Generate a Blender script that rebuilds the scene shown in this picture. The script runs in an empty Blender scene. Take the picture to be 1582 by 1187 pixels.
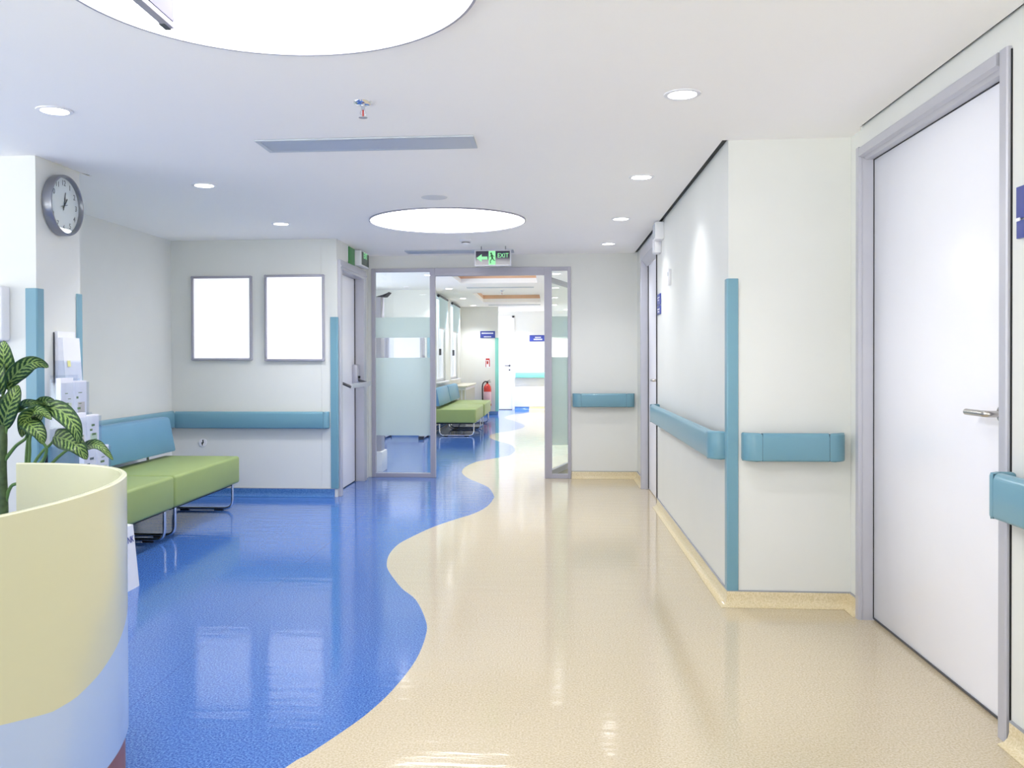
import bpy, bmesh, math, random
from mathutils import Vector, Matrix
random.seed(7)
PI = math.pi
sc = bpy.context.scene
C = sc.collection
V = Vector

# ------------------------------------------------------------------ materials
def lin(c):
    return tuple(((x/255)/12.92 if x/255 <= .04045 else ((x/255+.055)/1.055)**2.4) for x in c) + (1,)

def mat(name, rgb, rough=.5, metal=0.0, spec=.5, coat=0.0, emit=None, estr=0, noise=0.0, nscale=30, bump=0.0, bscale=200):
    m = bpy.data.materials.new(name); m.use_nodes = True
    nt = m.node_tree; b = nt.nodes['Principled BSDF']
    b.inputs['Base Color'].default_value = lin(rgb)
    b.inputs['Roughness'].default_value = rough
    b.inputs['Metallic'].default_value = metal
    b.inputs['Specular IOR Level'].default_value = spec
    b.inputs['Coat Weight'].default_value = coat
    b.inputs['Coat Roughness'].default_value = .1
    tc = nt.nodes.new('ShaderNodeTexCoord')
    if noise:
        n = nt.nodes.new('ShaderNodeTexNoise'); n.inputs['Scale'].default_value = nscale; n.inputs['Detail'].default_value = 4
        nt.links.new(tc.outputs['Object'], n.inputs['Vector'])
        r = nt.nodes.new('ShaderNodeMapRange')
        r.inputs['From Min'].default_value = .25; r.inputs['From Max'].default_value = .75
        r.inputs['To Min'].default_value = 1-noise; r.inputs['To Max'].default_value = 1+noise*.4
        nt.links.new(n.outputs['Fac'], r.inputs['Value'])
        h = nt.nodes.new('ShaderNodeHueSaturation'); h.inputs['Color'].default_value = lin(rgb)
        nt.links.new(r.outputs['Result'], h.inputs['Value'])
        nt.links.new(h.outputs['Color'], b.inputs['Base Color'])
    if bump:
        n2 = nt.nodes.new('ShaderNodeTexNoise'); n2.inputs['Scale'].default_value = bscale; n2.inputs['Detail'].default_value = 3
        nt.links.new(tc.outputs['Object'], n2.inputs['Vector'])
        bp = nt.nodes.new('ShaderNodeBump'); bp.inputs['Strength'].default_value = bump; bp.inputs['Distance'].default_value = .002
        nt.links.new(n2.outputs['Fac'], bp.inputs['Height']); nt.links.new(bp.outputs['Normal'], b.inputs['Normal'])
    if emit:
        b.inputs['Emission Color'].default_value = lin(emit); b.inputs['Emission Strength'].default_value = estr
    return m

def vinyl(name, rgb, dark, light, seam_x=None, wave=.5):
    m = mat(name, rgb, .085, spec=.45)
    nt = m.node_tree; b = nt.nodes['Principled BSDF']; L = nt.links
    tc = nt.nodes.new('ShaderNodeTexCoord')
    n = nt.nodes.new('ShaderNodeTexNoise'); n.inputs['Scale'].default_value = 135; n.inputs['Detail'].default_value = 2; n.inputs['Roughness'].default_value = .7
    L.new(tc.outputs['Object'], n.inputs['Vector'])
    cr = nt.nodes.new('ShaderNodeValToRGB')
    e = cr.color_ramp.elements
    e[0].position = .33; e[0].color = lin(dark); e[1].position = .68; e[1].color = lin(light)
    k = e.new(.5); k.color = lin(rgb)
    L.new(n.outputs['Fac'], cr.inputs['Fac'])
    col = cr.outputs['Color']
    if seam_x is not None:
        sp = nt.nodes.new('ShaderNodeSeparateXYZ'); L.new(tc.outputs['Object'], sp.inputs[0])
        a = nt.nodes.new('ShaderNodeMath'); a.operation = 'SUBTRACT'; a.inputs[1].default_value = seam_x; L.new(sp.outputs['X'], a.inputs[0])
        c = nt.nodes.new('ShaderNodeMath'); c.operation = 'ABSOLUTE'; L.new(a.outputs[0], c.inputs[0])
        d = nt.nodes.new('ShaderNodeMath'); d.operation = 'LESS_THAN'; d.inputs[1].default_value = .0022; L.new(c.outputs[0], d.inputs[0])
        mx = nt.nodes.new('ShaderNodeMix'); mx.data_type = 'RGBA'
        s = nt.nodes.new('ShaderNodeMath'); s.operation = 'MULTIPLY'; s.inputs[1].default_value = .45; L.new(d.outputs[0], s.inputs[0])
        L.new(s.outputs[0], mx.inputs['Factor']); L.new(col, mx.inputs['A']); mx.inputs['B'].default_value = lin((45, 70, 140))
        col = mx.outputs['Result']
    L.new(col, b.inputs['Base Color'])
    # slow undulation of the laid sheet, as in any vinyl floor
    mp = nt.nodes.new('ShaderNodeMapping'); mp.inputs['Scale'].default_value = (1.6, 7.0, 1); L.new(tc.outputs['Object'], mp.inputs['Vector'])
    w = nt.nodes.new('ShaderNodeTexNoise'); w.inputs['Scale'].default_value = 2.2; w.inputs['Detail'].default_value = 3; L.new(mp.outputs[0], w.inputs['Vector'])
    bp = nt.nodes.new('ShaderNodeBump'); bp.inputs['Strength'].default_value = wave; bp.inputs['Distance'].default_value = .003
    L.new(w.outputs['Fac'], bp.inputs['Height']); L.new(bp.outputs['Normal'], b.inputs['Normal'])
    return m

M = {}
M['wall'] = mat('wall paint', (225, 226, 222), .42, spec=.35, noise=.02, nscale=3, bump=.05, bscale=300)
M['ceil'] = mat('ceiling paint', (252, 250, 248), .75, spec=.2, noise=.01, nscale=2)
M['void'] = mat('dark void and groove shade', (48, 50, 50), .8)  # dark tone puts the ceiling groove's shade into the colour
M['yel'] = vinyl('cream speckled vinyl', (200, 186, 158), (183, 167, 138), (213, 200, 177), wave=.5)
M['blu'] = vinyl('blue speckled vinyl', (66, 109, 182), (30, 64, 142), (106, 148, 212), seam_x=-1.54, wave=.5)
M['yelb'] = vinyl('cream vinyl upstand', (220, 204, 166), (206, 190, 150), (230, 216, 184), wave=0)
M['blub'] = vinyl('blue vinyl upstand', (72, 116, 176), (56, 98, 158), (94, 136, 192), wave=0)
M['capstrip'] = mat('grey cap strip', (150, 152, 158), .4)
M['teal'] = mat('teal plastic', (110, 156, 174), .3, spec=.5, coat=.25, bump=.08, bscale=400)
M['seam'] = mat('dark seam', (50, 80, 95), .6)
M['alu'] = mat('satin aluminium', (190, 190, 199), .36, metal=.2, spec=.5, noise=.03, nscale=8)
M['alud'] = mat('grey aluminium', (172, 170, 182), .4, metal=.25, noise=.03, nscale=8)
M['vent'] = mat('vent grey metal', (190, 196, 204), .45, metal=.3)
M['clockm'] = mat('brushed clock metal', (150, 152, 160), .3, metal=.8)
M['grille'] = mat('light grey grille', (214, 216, 220), .6)
M['chrome'] = mat('chrome', (225, 226, 230), .12, metal=1)
M['steel'] = mat('brushed steel', (196, 192, 186), .25, metal=1, noise=.05, nscale=60)
M['door'] = mat('white door laminate', (243, 243, 250), .25, spec=.4, noise=.01, nscale=5)
M['black'] = mat('black rubber', (22, 22, 25), .6)
M['dgrey'] = mat('dark grey plastic', (70, 72, 78), .5)
M['white'] = mat('white plastic', (236, 236, 240), .35, noise=.01)
M['paper'] = mat('white paper', (240, 240, 248), .8, noise=.02, nscale=20)
M['green'] = mat('green upholstery', (146, 164, 102), .45, spec=.35, noise=.05, nscale=4, bump=.12, bscale=250)
M['bback'] = mat('blue upholstery', (98, 144, 174), .45, spec=.35, noise=.04, nscale=4, bump=.12, bscale=250)
M['cream'] = mat('cream glossy laminate', (205, 204, 172), .22, spec=.5, coat=.3, noise=.01, nscale=4)
M['lblue'] = mat('pale blue laminate', (176, 196, 232), .25, spec=.5, coat=.3, noise=.01, nscale=4)
M['plinth'] = mat('brown plinth', (150, 88, 68), .4, noise=.06, nscale=12)
M['lamp'] = mat('lit panel', (255, 255, 255), .5, emit=(255, 255, 255), estr=10)
M['coffer'] = mat('lit coffer panel', (255, 255, 255), .5, emit=(255, 250, 240), estr=3.2)
M['lens'] = mat('lit downlight lens', (255, 255, 255), .5, emit=(250, 250, 255), estr=14)
M['board'] = mat('white sheet with added glow', (250, 250, 252), .3, emit=(255, 255, 255), estr=.5)  # plain sheet, no lamp; glow added to imitate its blown-out white
M['lit_teal'] = mat('overexposed teal plastic', (132, 204, 192), .36)  # lighter copy of the teal, with strong light put into its colour
M['navy'] = mat('navy sign plate', (52, 66, 150), .35)
M['glowg'] = mat('glowing green legend', (120, 220, 140), .5, emit=(170, 245, 185), estr=.55)
M['signk'] = mat('dark sign face', (52, 50, 72), .12, spec=.7)
M['wall_glow'] = mat('green wall glow patch', (44, 116, 52), .4, emit=(60, 180, 60), estr=.05)  # colour of the exit sign's green glow cast on the wall
M['red'] = mat('red enamel', (190, 44, 34), .25, coat=.5, noise=.03)
M['label'] = mat('pale label', (206, 170, 176), .5)
M['orange'] = mat('orange veneer', (224, 184, 152), .5, noise=.12, nscale=4)
M['wood'] = mat('pale wood top', (206, 202, 186), .5, noise=.05, nscale=9)
M['pot'] = mat('terracotta pot', (168, 104, 78), .7, noise=.08)
M['soil'] = mat('potting soil', (60, 44, 34), .9, noise=.3, nscale=60, bump=.8, bscale=60)
M['stem'] = mat('green stem', (92, 128, 66), .5, noise=.15, nscale=40)
M['trunk'] = mat('ringed stem', (70, 92, 52), .6, noise=.45, nscale=55, bump=.6, bscale=70)
M['yellow'] = mat('yellow tab', (222, 222, 150), .7)
M['blind'] = mat('pale blue roller blind', (206, 228, 236), .7)
M['blind'].node_tree.nodes['Principled BSDF'].inputs['Transmission Weight'].default_value = 0
M['carpet'] = M['blub']

def mix_glass(name, tint, gloss, through):
    m = bpy.data.materials.new(name); m.use_nodes = True; nt = m.node_tree; nt.nodes.clear()
    o = nt.nodes.new('ShaderNodeOutputMaterial'); t = nt.nodes.new('ShaderNodeBsdfTransparent'); t.inputs[0].default_value = lin(tint)
    g = nt.nodes.new('ShaderNodeBsdfGlossy'); g.inputs['Roughness'].default_value = .02
    lw = nt.nodes.new('ShaderNodeLayerWeight'); lw.inputs['Blend'].default_value = .5
    pw = nt.nodes.new('ShaderNodeMath'); pw.operation = 'POWER'; pw.inputs[1].default_value = 4; nt.links.new(lw.outputs['Facing'], pw.inputs[0])
    f = nt.nodes.new('ShaderNodeMapRange'); f.inputs['To Min'].default_value = .04; f.inputs['To Max'].default_value = gloss-1; nt.links.new(pw.outputs[0], f.inputs['Value'])
    x = nt.nodes.new('ShaderNodeMixShader'); nt.links.new(f.outputs[0], x.inputs[0]); nt.links.new(t.outputs[0], x.inputs[1]); nt.links.new(g.outputs[0], x.inputs[2])
    nt.links.new(x.outputs[0], o.inputs[0]); return m
M['glass'] = mix_glass('clear glass', (252, 254, 253), 1.45, 1)
M['acryl'] = mix_glass('clear acrylic', (248, 250, 253), 1.5, 1)

def frosted():
    m = bpy.data.materials.new('frosted film'); m.use_nodes = True; nt = m.node_tree; nt.nodes.clear()
    o = nt.nodes.new('ShaderNodeOutputMaterial')
    r = nt.nodes.new('ShaderNodeBsdfRefraction'); r.inputs['Color'].default_value = lin((240, 248, 246)); r.inputs['Roughness'].default_value = .32; r.inputs['IOR'].default_value = 1.12
    d = nt.nodes.new('ShaderNodeBsdfDiffuse'); d.inputs['Color'].default_value = lin((236, 243, 241))
    t = nt.nodes.new('ShaderNodeBsdfTranslucent'); t.inputs['Color'].default_value = lin((240, 248, 246))
    a = nt.nodes.new('ShaderNodeMixShader'); a.inputs[0].default_value = .5; nt.links.new(d.outputs[0], a.inputs[1]); nt.links.new(t.outputs[0], a.inputs[2])
    x = nt.nodes.new('ShaderNodeMixShader'); x.inputs[0].default_value = .5; nt.links.new(r.outputs[0], x.inputs[1]); nt.links.new(a.outputs[0], x.inputs[2])
    nt.links.new(x.outputs[0], o.inputs[0]); return m
M['frost'] = frosted()

def leafmat():
    m = mat('variegated leaf', (40, 86, 40), .4, spec=.4)
    nt = m.node_tree; b = nt.nodes['Principled BSDF']; L = nt.links
    uv = nt.nodes.new('ShaderNodeUVMap'); uv.uv_map = 'UVMap'
    s = nt.nodes.new('ShaderNodeSeparateXYZ'); L.new(uv.outputs[0], s.inputs[0])   # x along, y across -1..1 stored as 0..1
    def mth(op, a, bb=None):
        n = nt.nodes.new('ShaderNodeMath'); n.operation = op
        for i, v in enumerate((a, bb)):
            if v is None: continue
            if isinstance(v, (int, float)): n.inputs[i].default_value = v
            else: L.new(v, n.inputs[i])
        return n.outputs[0]
    ay = mth('ABSOLUTE', mth('SUBTRACT', mth('MULTIPLY', s.outputs['Y'], 2.0), 1.0))
    ph = mth('ADD', mth('MULTIPLY', s.outputs['X'], 62.0), mth('MULTIPLY', ay, -13.0))
    nz = nt.nodes.new('ShaderNodeTexNoise'); nz.inputs['Scale'].default_value = 14; L.new(uv.outputs[0], nz.inputs['Vector'])
    st = mth('SINE', mth('ADD', ph, mth('MULTIPLY', nz.outputs['Fac'], 5.0)))
    st = mth('MULTIPLY', mth('ADD', st, .45), .62)
    edge = nt.nodes.new('ShaderNodeMapRange'); edge.inputs['From Min'].default_value = .9; edge.inputs['From Max'].default_value = .62; L.new(ay, edge.inputs['Value'])
    mid = nt.nodes.new('ShaderNodeMapRange'); mid.inputs['From Min'].default_value = .10; mid.inputs['From Max'].default_value = .03; L.new(ay, mid.inputs['Value'])
    fac = nt.nodes.new('ShaderNodeMath'); fac.operation = 'MULTIPLY'; fac.use_clamp = True; L.new(st, fac.inputs[0]); L.new(edge.outputs[0], fac.inputs[1])
    fac2 = mth('MAXIMUM', fac.outputs[0], mth('MULTIPLY', mid.outputs[0], .7))
    mx = nt.nodes.new('ShaderNodeMix'); mx.data_type = 'RGBA'; L.new(fac2, mx.inputs['Factor'])
    mx.inputs['A'].default_value = lin((34, 66, 36)); mx.inputs['B'].default_value = lin((148, 176, 98))
    L.new(mx.outputs['Result'], b.inputs['Base Color']); return m
M['leaf'] = leafmat()

# ------------------------------------------------------------------ mesh helpers
def box(bm, x0, x1, y0, y1, z0, z1, bev=0, seg=2, mi=0):
    g = bmesh.ops.create_cube(bm, size=1)
    vs = g['verts']
    for v in vs:
        v.co = V(((x0+x1)/2+v.co.x*(x1-x0), (y0+y1)/2+v.co.y*(y1-y0), (z0+z1)/2+v.co.z*(z1-z0)))
    fs = list({f for v in vs for f in v.link_faces})
    for f in fs: f.material_index = mi
    if bev:
        es = list({e for v in vs for e in v.link_edges})
        r = bmesh.ops.bevel(bm, geom=es, offset=bev, segments=seg, affect='EDGES', profile=.5)
        for f in r['faces']: f.material_index = mi
    return vs

def prism(bm, poly, fn, h0, h1, bev=0, seg=2, mi=0):
    """poly 2D points; fn(u,v,h)->xyz"""
    a = [bm.verts.new(fn(p[0], p[1], h0)) for p in poly]
    b = [bm.verts.new(fn(p[0], p[1], h1)) for p in poly]
    n = len(poly); fs = [bm.faces.new(a[::-1]), bm.faces.new(b)]
    for i in range(n): fs.append(bm.faces.new((a[i], a[(i+1) % n], b[(i+1) % n], b[i])))
    for f in fs: f.material_index = mi
    if bev:
        es = list(fs[0].edges)+list(fs[1].edges)
        r = bmesh.ops.bevel(bm, geom=es, offset=bev, segments=seg, affect='EDGES', profile=.5)
        for f in r['faces']: f.material_index = mi
    return a+b
PZ = lambda u, v, h: V((u, v, h))     # plan polygon, extruded up
PX = lambda u, v, h: V((h, u, v))     # (y,z) polygon, extruded along x
PY = lambda u, v, h: V((u, h, v))     # (x,z) polygon, extruded along y

def cyl(bm, p, r, h, axis='z', n=32, r2=None, mi=0, ends=True):
    r2 = r if r2 is None else r2
    ring = lambda rr, t: [bm.verts.new({'z': V((p[0]+rr*math.cos(a), p[1]+rr*math.sin(a), p[2]+t)),
                                        'x': V((p[0]+t, p[1]+rr*math.cos(a), p[2]+rr*math.sin(a))),
                                        'y': V((p[0]+rr*math.cos(a), p[1]+t, p[2]+rr*math.sin(a)))}[axis]) for a in [2*PI*i/n for i in range(n)]]
    A = ring(r, 0); B = ring(r2, h)
    fs = [bm.faces.new((A[i], A[(i+1) % n], B[(i+1) % n], B[i])) for i in range(n)]
    if ends: fs += [bm.faces.new(A[::-1]), bm.faces.new(B)]
    for f in fs: f.material_index = mi

def lathe(bm, p, prof, axis='z', n=40, mi=0):
    """prof list of (r,t) ; closed at r=0 ends"""
    rings = []
    for r, t in prof:
        if r < 1e-6:
            q = {'z': V((p[0], p[1], p[2]+t)), 'x': V((p[0]+t, p[1], p[2])), 'y': V((p[0], p[1]+t, p[2]))}[axis]
            rings.append([bm.verts.new(q)])
        else:
            rings.append([bm.verts.new({'z': V((p[0]+r*math.cos(a), p[1]+r*math.sin(a), p[2]+t)),
                                        'x': V((p[0]+t, p[1]+r*math.cos(a), p[2]+r*math.sin(a))),
                                        'y': V((p[0]+r*math.cos(a), p[1]+t, p[2]+r*math.sin(a)))}[axis]) for a in [2*PI*i/n for i in range(n)]])
    for A, B in zip(rings, rings[1:]):
        for i in range(n):
            j = (i+1) % n
            if len(A) == 1 and len(B) == 1: break
            if len(A) == 1: f = bm.faces.new((A[0], B[i], B[j]))
            elif len(B) == 1: f = bm.faces.new((A[i], A[j], B[0]))
            else: f = bm.faces.new((A[i], A[j], B[j], B[i]))
            f.material_index = mi

def spline(pts, k=6, closed=False):
    pts = [V(p) for p in pts]; n = len(pts); out = []
    rng = range(n) if closed else range(n-1)
    for i in rng:
        g = lambda j: pts[j % n] if closed else pts[max(0, min(n-1, j))]
        p0, p1, p2, p3 = g(i-1), g(i), g(i+1), g(i+2)
        for s in range(k):
            t = s/k
            out.append(.5*((2*p1)+(-p0+p2)*t+(2*p0-5*p1+4*p2-p3)*t*t+(-p0+3*p1-3*p2+p3)*t**3))
    if not closed: out.append(pts[-1])
    return out

def tube(bm, pts, r, n=10, mi=0, r1=None):
    pts = [V(p) for p in pts]; rings = []
    N = len(pts); up = None
    for i, p in enumerate(pts):
        d = (pts[min(i+1, N-1)]-pts[max(i-1, 0)]).normalized()
        if up is None:
            up = V((0, 0, 1)) if abs(d.z) < .9 else V((1, 0, 0))
        a = d.cross(up).normalized(); up = a.cross(d).normalized()
        rr = r if r1 is None else r+(r1-r)*i/(N-1)
        rings.append([bm.verts.new(p+rr*(a*math.cos(t)+up*math.sin(t))) for t in [2*PI*k/n for k in range(n)]])
    for A, B in zip(rings, rings[1:]):
        for k in range(n): bm.faces.new((A[k], A[(k+1) % n], B[(k+1) % n], B[k])).material_index = mi
    bm.faces.new(rings[0][::-1]).material_index = mi; bm.faces.new(rings[-1]).material_index = mi

def fillet(pts, r, k=5):
    """round the inner corners of a polyline"""
    pts = [V(p) for p in pts]; out = [pts[0]]
    for a, b, c in zip(pts, pts[1:], pts[2:]):
        d0 = (a-b).normalized(); d1 = (c-b).normalized()
        q0 = b+d0*r; q1 = b+d1*r
        for i in range(k+1):
            t = i/k; out.append((1-t)**2*q0+2*t*(1-t)*b+t*t*q1)
    out.append(pts[-1]); return out

def obj(name, bm, mats, parent=None, base=None, smooth=None):
    bmesh.ops.recalc_face_normals(bm, faces=bm.faces[:])
    me = bpy.data.meshes.new(name); 
    if parent is not None: base = parent['_b'] if '_b' in parent else base
    base = V(base) if base is not None else V((0, 0, 0))
    bmesh.ops.translate(bm, verts=bm.verts[:], vec=-base)
    bm.to_mesh(me); bm.free()
    for m in (mats if isinstance(mats, (list, tuple)) else [mats]): me.materials.append(m)
    if smooth is not None:
        for p in me.polygons: p.use_smooth = True
        me.set_sharp_from_angle(angle=math.radians(smooth))
    o = bpy.data.objects.new(name, me); C.objects.link(o)
    if parent is not None:
        o.parent = parent
    else: o.location = base
    o['_b'] = tuple(base)
    return o

def tag(o, label, cat, group=None):
    o['label'] = label; o['category'] = cat
    if group: o['group'] = group
    return o

def thing(name, label, cat, loc, group=None):
    o = bpy.data.objects.new(name, None); C.objects.link(o); o.location = loc; o.empty_display_size = .1
    o['_b'] = tuple(loc)
    if label: tag(o, label, cat, group)
    return o

def structure(o): o['kind'] = 'structure'; return o
def BM(): return bmesh.new()
def boxobj(name, b, m, parent=None, base=None, bev=0, smooth=None, seg=2):
    bm = BM()
    for q in (b if isinstance(b[0], (list, tuple)) else [b]): box(bm, *q, bev=bev, seg=seg)
    return obj(name, bm, m, parent, base, smooth if smooth is not None else (30 if bev else None))

def copy_tree(o, off, label=None, group=None):
    r = o.copy(); C.objects.link(r); r.location = V(o.location)+V(off)
    if label: r['label'] = label
    def rec(a, b):
        for ch in [c for c in bpy.data.objects if c.parent == a]:
            c = ch.copy(); C.objects.link(c); c.parent = b; rec(ch, c)
    rec(o, r); return r

def text_bm(bm, s, size, origin, xd, yd, depth=.0008, align='CENTER', mi=0, sx=1.0):
    cu = bpy.data.curves.new('t', 'FONT'); cu.body = s; cu.size = size; cu.extrude = depth; cu.align_x = align; cu.align_y = 'CENTER'; cu.resolution_u = 3
    t = bpy.data.objects.new('t', cu); C.objects.link(t)
    bpy.context.view_layer.update()
    dg = bpy.context.evaluated_depsgraph_get()
    me = bpy.data.meshes.new_from_object(t.evaluated_get(dg))
    xd = V(xd).normalized()*sx; yd = V(yd).normalized(); zd = xd.cross(yd).normalized()
    mt = Matrix((xd, yd, zd)).transposed().to_4x4(); mt.translation = V(origin)
    me.transform(mt)
    k = len(bm.faces); bm.from_mesh(me); bm.faces.ensure_lookup_table()
    for f in bm.faces[k:]: f.material_index = mi
    bpy.data.objects.remove(t); bpy.data.curves.remove(cu); bpy.data.meshes.remove(me)

# ------------------------------------------------------------------ the setting
CZ = 2.388; TOP = 2.60; C2 = 2.47
# floor: blue and cream vinyl meet along one wavy joint
W = [(-1.9, -3.2), (-1.75, -2.4), (-1.2, -1.6), (-.62, -1.0), (-.55, -.4), (-.75, .3), (-1.05, .9), (-1.12, 1.5), (-1.02, 2.1),
     (-0.83, 2.67), (-0.784, 2.768), (-0.709, 2.961), (-0.657, 3.121), (-0.609, 3.349), (-0.574, 3.674), (-0.579, 4.002), (-0.611, 4.229), (-0.716, 4.593), (-0.836, 4.835), (-0.975, 5.206), (-1.028, 5.421), (-1.058, 5.682), (-1.053, 5.968), (-1.004, 6.214), (-0.902, 6.591), (-0.767, 6.927), (-0.635, 7.22), (-0.555, 7.574), (-0.531, 7.963), (-0.538, 8.168), (-0.62, 8.663), (-0.747, 9.007), (-0.899, 9.375), (-1.008, 9.845), (-1.011, 10.371), (-0.919, 10.878), (-0.714, 11.276), (-0.549, 11.628), (-0.51, 12.268), (-0.594, 12.987), (-0.791, 13.519), (-0.954, 13.997), (-1.024, 14.503), (-0.955, 15.066), (-0.732, 15.525), (-0.53, 16.343), (-0.541, 17.054), (-0.761, 18.009), (-1.0, 18.9), (-.95, 19.9), (-.6, 20.8), (-.55, 22.4)]
Wf = [(p.x, p.y) for p in spline([(x, y, 0) for x, y in W], 4)]
bm = BM()
x0, x1 = -5.2, 2.2
vs = [bm.verts.new((x, y, 0)) for x, y in Wf]
L0 = bm.verts.new((x0, Wf[0][1], 0)); L1 = bm.verts.new((x0, Wf[-1][1], 0)); R0 = bm.verts.new((x1, Wf[0][1], 0)); R1 = bm.verts.new((x1, Wf[-1][1], 0))
f1 = bm.faces.new([L0]+vs+[L1]); f2 = bm.faces.new(vs[::-1]+[R0, R1]); f2.material_index = 1
e = bmesh.ops.extrude_face_region(bm, geom=[f1, f2])
nv = [v for v in e['geom'] if isinstance(v, bmesh.types.BMVert)]
for v in nv: v.co.z = -.06
bmesh.ops.triangulate(bm, faces=bm.faces[:])
structure(obj('floor', bm, [M['blu'], M['yel']]))

def wall(name, *bs, m='wall'):
    return structure(boxobj(name, [list(b) for b in bs], M[m]))
wall('wall_right', (1.503, 1.70, -3.1, 3.006, 0, TOP), (1.515, 1.70, 4.425, 4.599, 0, TOP), (1.503, 1.70, 3.0061, 4.4249, 2.284, TOP))
wall('wall_right_pier', (.905, 1.70, 4.60, 4.74, 0, TOP))
wall('wall_right_corridor', (.905, 1.03, 4.741, 7.63, 0, TOP), (.905, 1.03, 8.70, 9.40, 0, TOP), (.905, 1.03, 7.631, 8.699, 2.30, TOP))
wall('wall_far', (.205, .904, 9.40, 9.50, 0, TOP), (-1.975, .205, 9.40, 9.50, 2.25, TOP), (-1.975, -1.93, 9.40, 9.50, 0, 2.25))
wall('wall_left_side_door', (-2.12, -1.975, 8.0, 8.09, 0, TOP), (-2.12, -1.975, 9.06, 9.50, 0, TOP), (-2.12, -1.975, 8.09, 9.06, 2.13, TOP))
wall('wall_notice_boards', (-3.56, -2.121, 8.0, 8.12, 0, TOP))
wall('wall_left', (-3.67, -3.55, 5.05, 7.999, 0, TOP))
wall('wall_left_column', (-5.2, -2.80, 4.60, 5.049, 0, TOP))
wall('wall_left_front', (-5.2, -5.05, -3.05, -2.0, 0, TOP), (-5.2, -5.05, 3.8, 4.599, 0, TOP), (-5.2, -5.05, -2.0, 3.8, 0, .5), (-5.2, -5.05, -2.0, 3.8, 2.35, TOP))
wall('wall_rear', (-5.05, -4.3, -3.2, -3.05, 0, TOP), (1.0, 1.503, -3.2, -3.05, 0, TOP), (-4.3, 1.0, -3.2, -3.05, 2.45, TOP), (-4.3, 1.0, -3.2, -3.05, 0, .25))
# second lobby
wall('wall_lobby_left', (-3.6, -3.45, 9.51, 10.1, 0, 2.7), (-3.6, -3.45, 14.4, 14.999, 0, 2.7), (-3.6, -3.45, 10.1, 14.4, 0, .3), (-3.6, -3.45, 10.1, 14.4, 2.4, 2.7))
wall('wall_lobby_recess', (-3.6, -2.07, 15.0, 15.1, 0, 2.7))
wall('wall_window_side', (-2.22, -2.07, 15.101, 15.80, 0, 2.7), (-2.22, -2.07, 17.15, 18.03, 0, 2.7), (-2.22, -2.07, 19.42, 20.099, 0, 2.7),
     (-2.22, -2.07, 15.80, 17.15, 0, .86), (-2.22, -2.07, 18.03, 19.42, 0, .86), (-2.22, -2.07, 15.80, 17.15, 2.44, 2.7), (-2.22, -2.07, 18.03, 19.42, 2.44, 2.7))
wall('wall_sign_side', (-2.6, -1.215, 20.10, 20.22, 0, 2.7))
wall('wall_end', (-2.6, -1.9, 22.12, 22.25, 0, 2.7), (-.93, 1.0, 22.12, 22.25, 0, 2.7), (-1.9, -.93, 22.12, 22.25, 2.36, 2.7))
wall('wall_lobby_right', (.95, 1.08, 9.51, 22.11, 0, 2.7))

# ceilings: a lowered slab that stops short of some walls and leaves a dark groove
bm = BM()
poly = [(-5.05, -3.05), (1.488, -3.05), (1.488, 4.40), (1.515, 4.40), (1.515, 4.60), (.875, 4.60), (.875, 9.40), (-1.975, 9.40), (-1.975, 8.0), (-3.55, 8.0),
        (-3.55, 5.05), (-2.80, 5.05), (-2.80, 5.15), (-2.77, 5.15), (-2.786, 5.05), (-2.80, 4.60), (-5.05, 4.60)]
prism(bm, poly, PZ, CZ, CZ+.045)
bmesh.ops.triangulate(bm, faces=bm.faces[:])
structure(obj('ceiling', bm, M['ceil']))
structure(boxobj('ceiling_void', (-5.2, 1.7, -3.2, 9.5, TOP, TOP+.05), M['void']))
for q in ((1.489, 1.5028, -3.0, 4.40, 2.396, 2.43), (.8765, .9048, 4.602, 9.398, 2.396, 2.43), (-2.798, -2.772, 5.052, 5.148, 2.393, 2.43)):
    structure(boxobj('groove_shade_strip', q, M['void']))  # dark strips stand in for the shade inside the ceiling groove
cof = [(11.2, 13.84), (15.9, 18.5)]
bs = []
ys = [9.5, 11.2, 13.84, 15.9, 18.5, 22.2]
for i, (a, b) in enumerate(zip(ys, ys[1:])):
    if i % 2: bs += [(-3.6, -1.43, a, b, C2, C2+.04), (-.22, 1.08, a, b, C2, C2+.04)]
    else: bs.append((-3.6, 1.08, a, b, C2, C2+.04))
structure(boxobj('ceiling_lobby', bs, M['ceil']))
for a, b in cof:
    bm = BM()
    x0, x1 = -1.43, -.22
    z0, z1 = C2+.075, C2+.15
    for q in ((x0-.03, x0-.0, a, b), (x1, x1+.03, a, b), (x0, x1, a-.03, a), (x0, x1, b, b+.03)): box(bm, *q, C2+.0401, z0)
    box(bm, x0-.06, x1+.06, a-.06, b+.06, z1, z1+.02)
    for q in ((x0-.03, x0-.0, a, b), (x1, x1+.03, a, b), (x0, x1, a-.03, a), (x0, x1, b, b+.03)):
        box(bm, *q, z0, z1, mi=1)
    structure(obj('ceiling_coffer', bm, [M['ceil'], M['orange']]))

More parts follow.
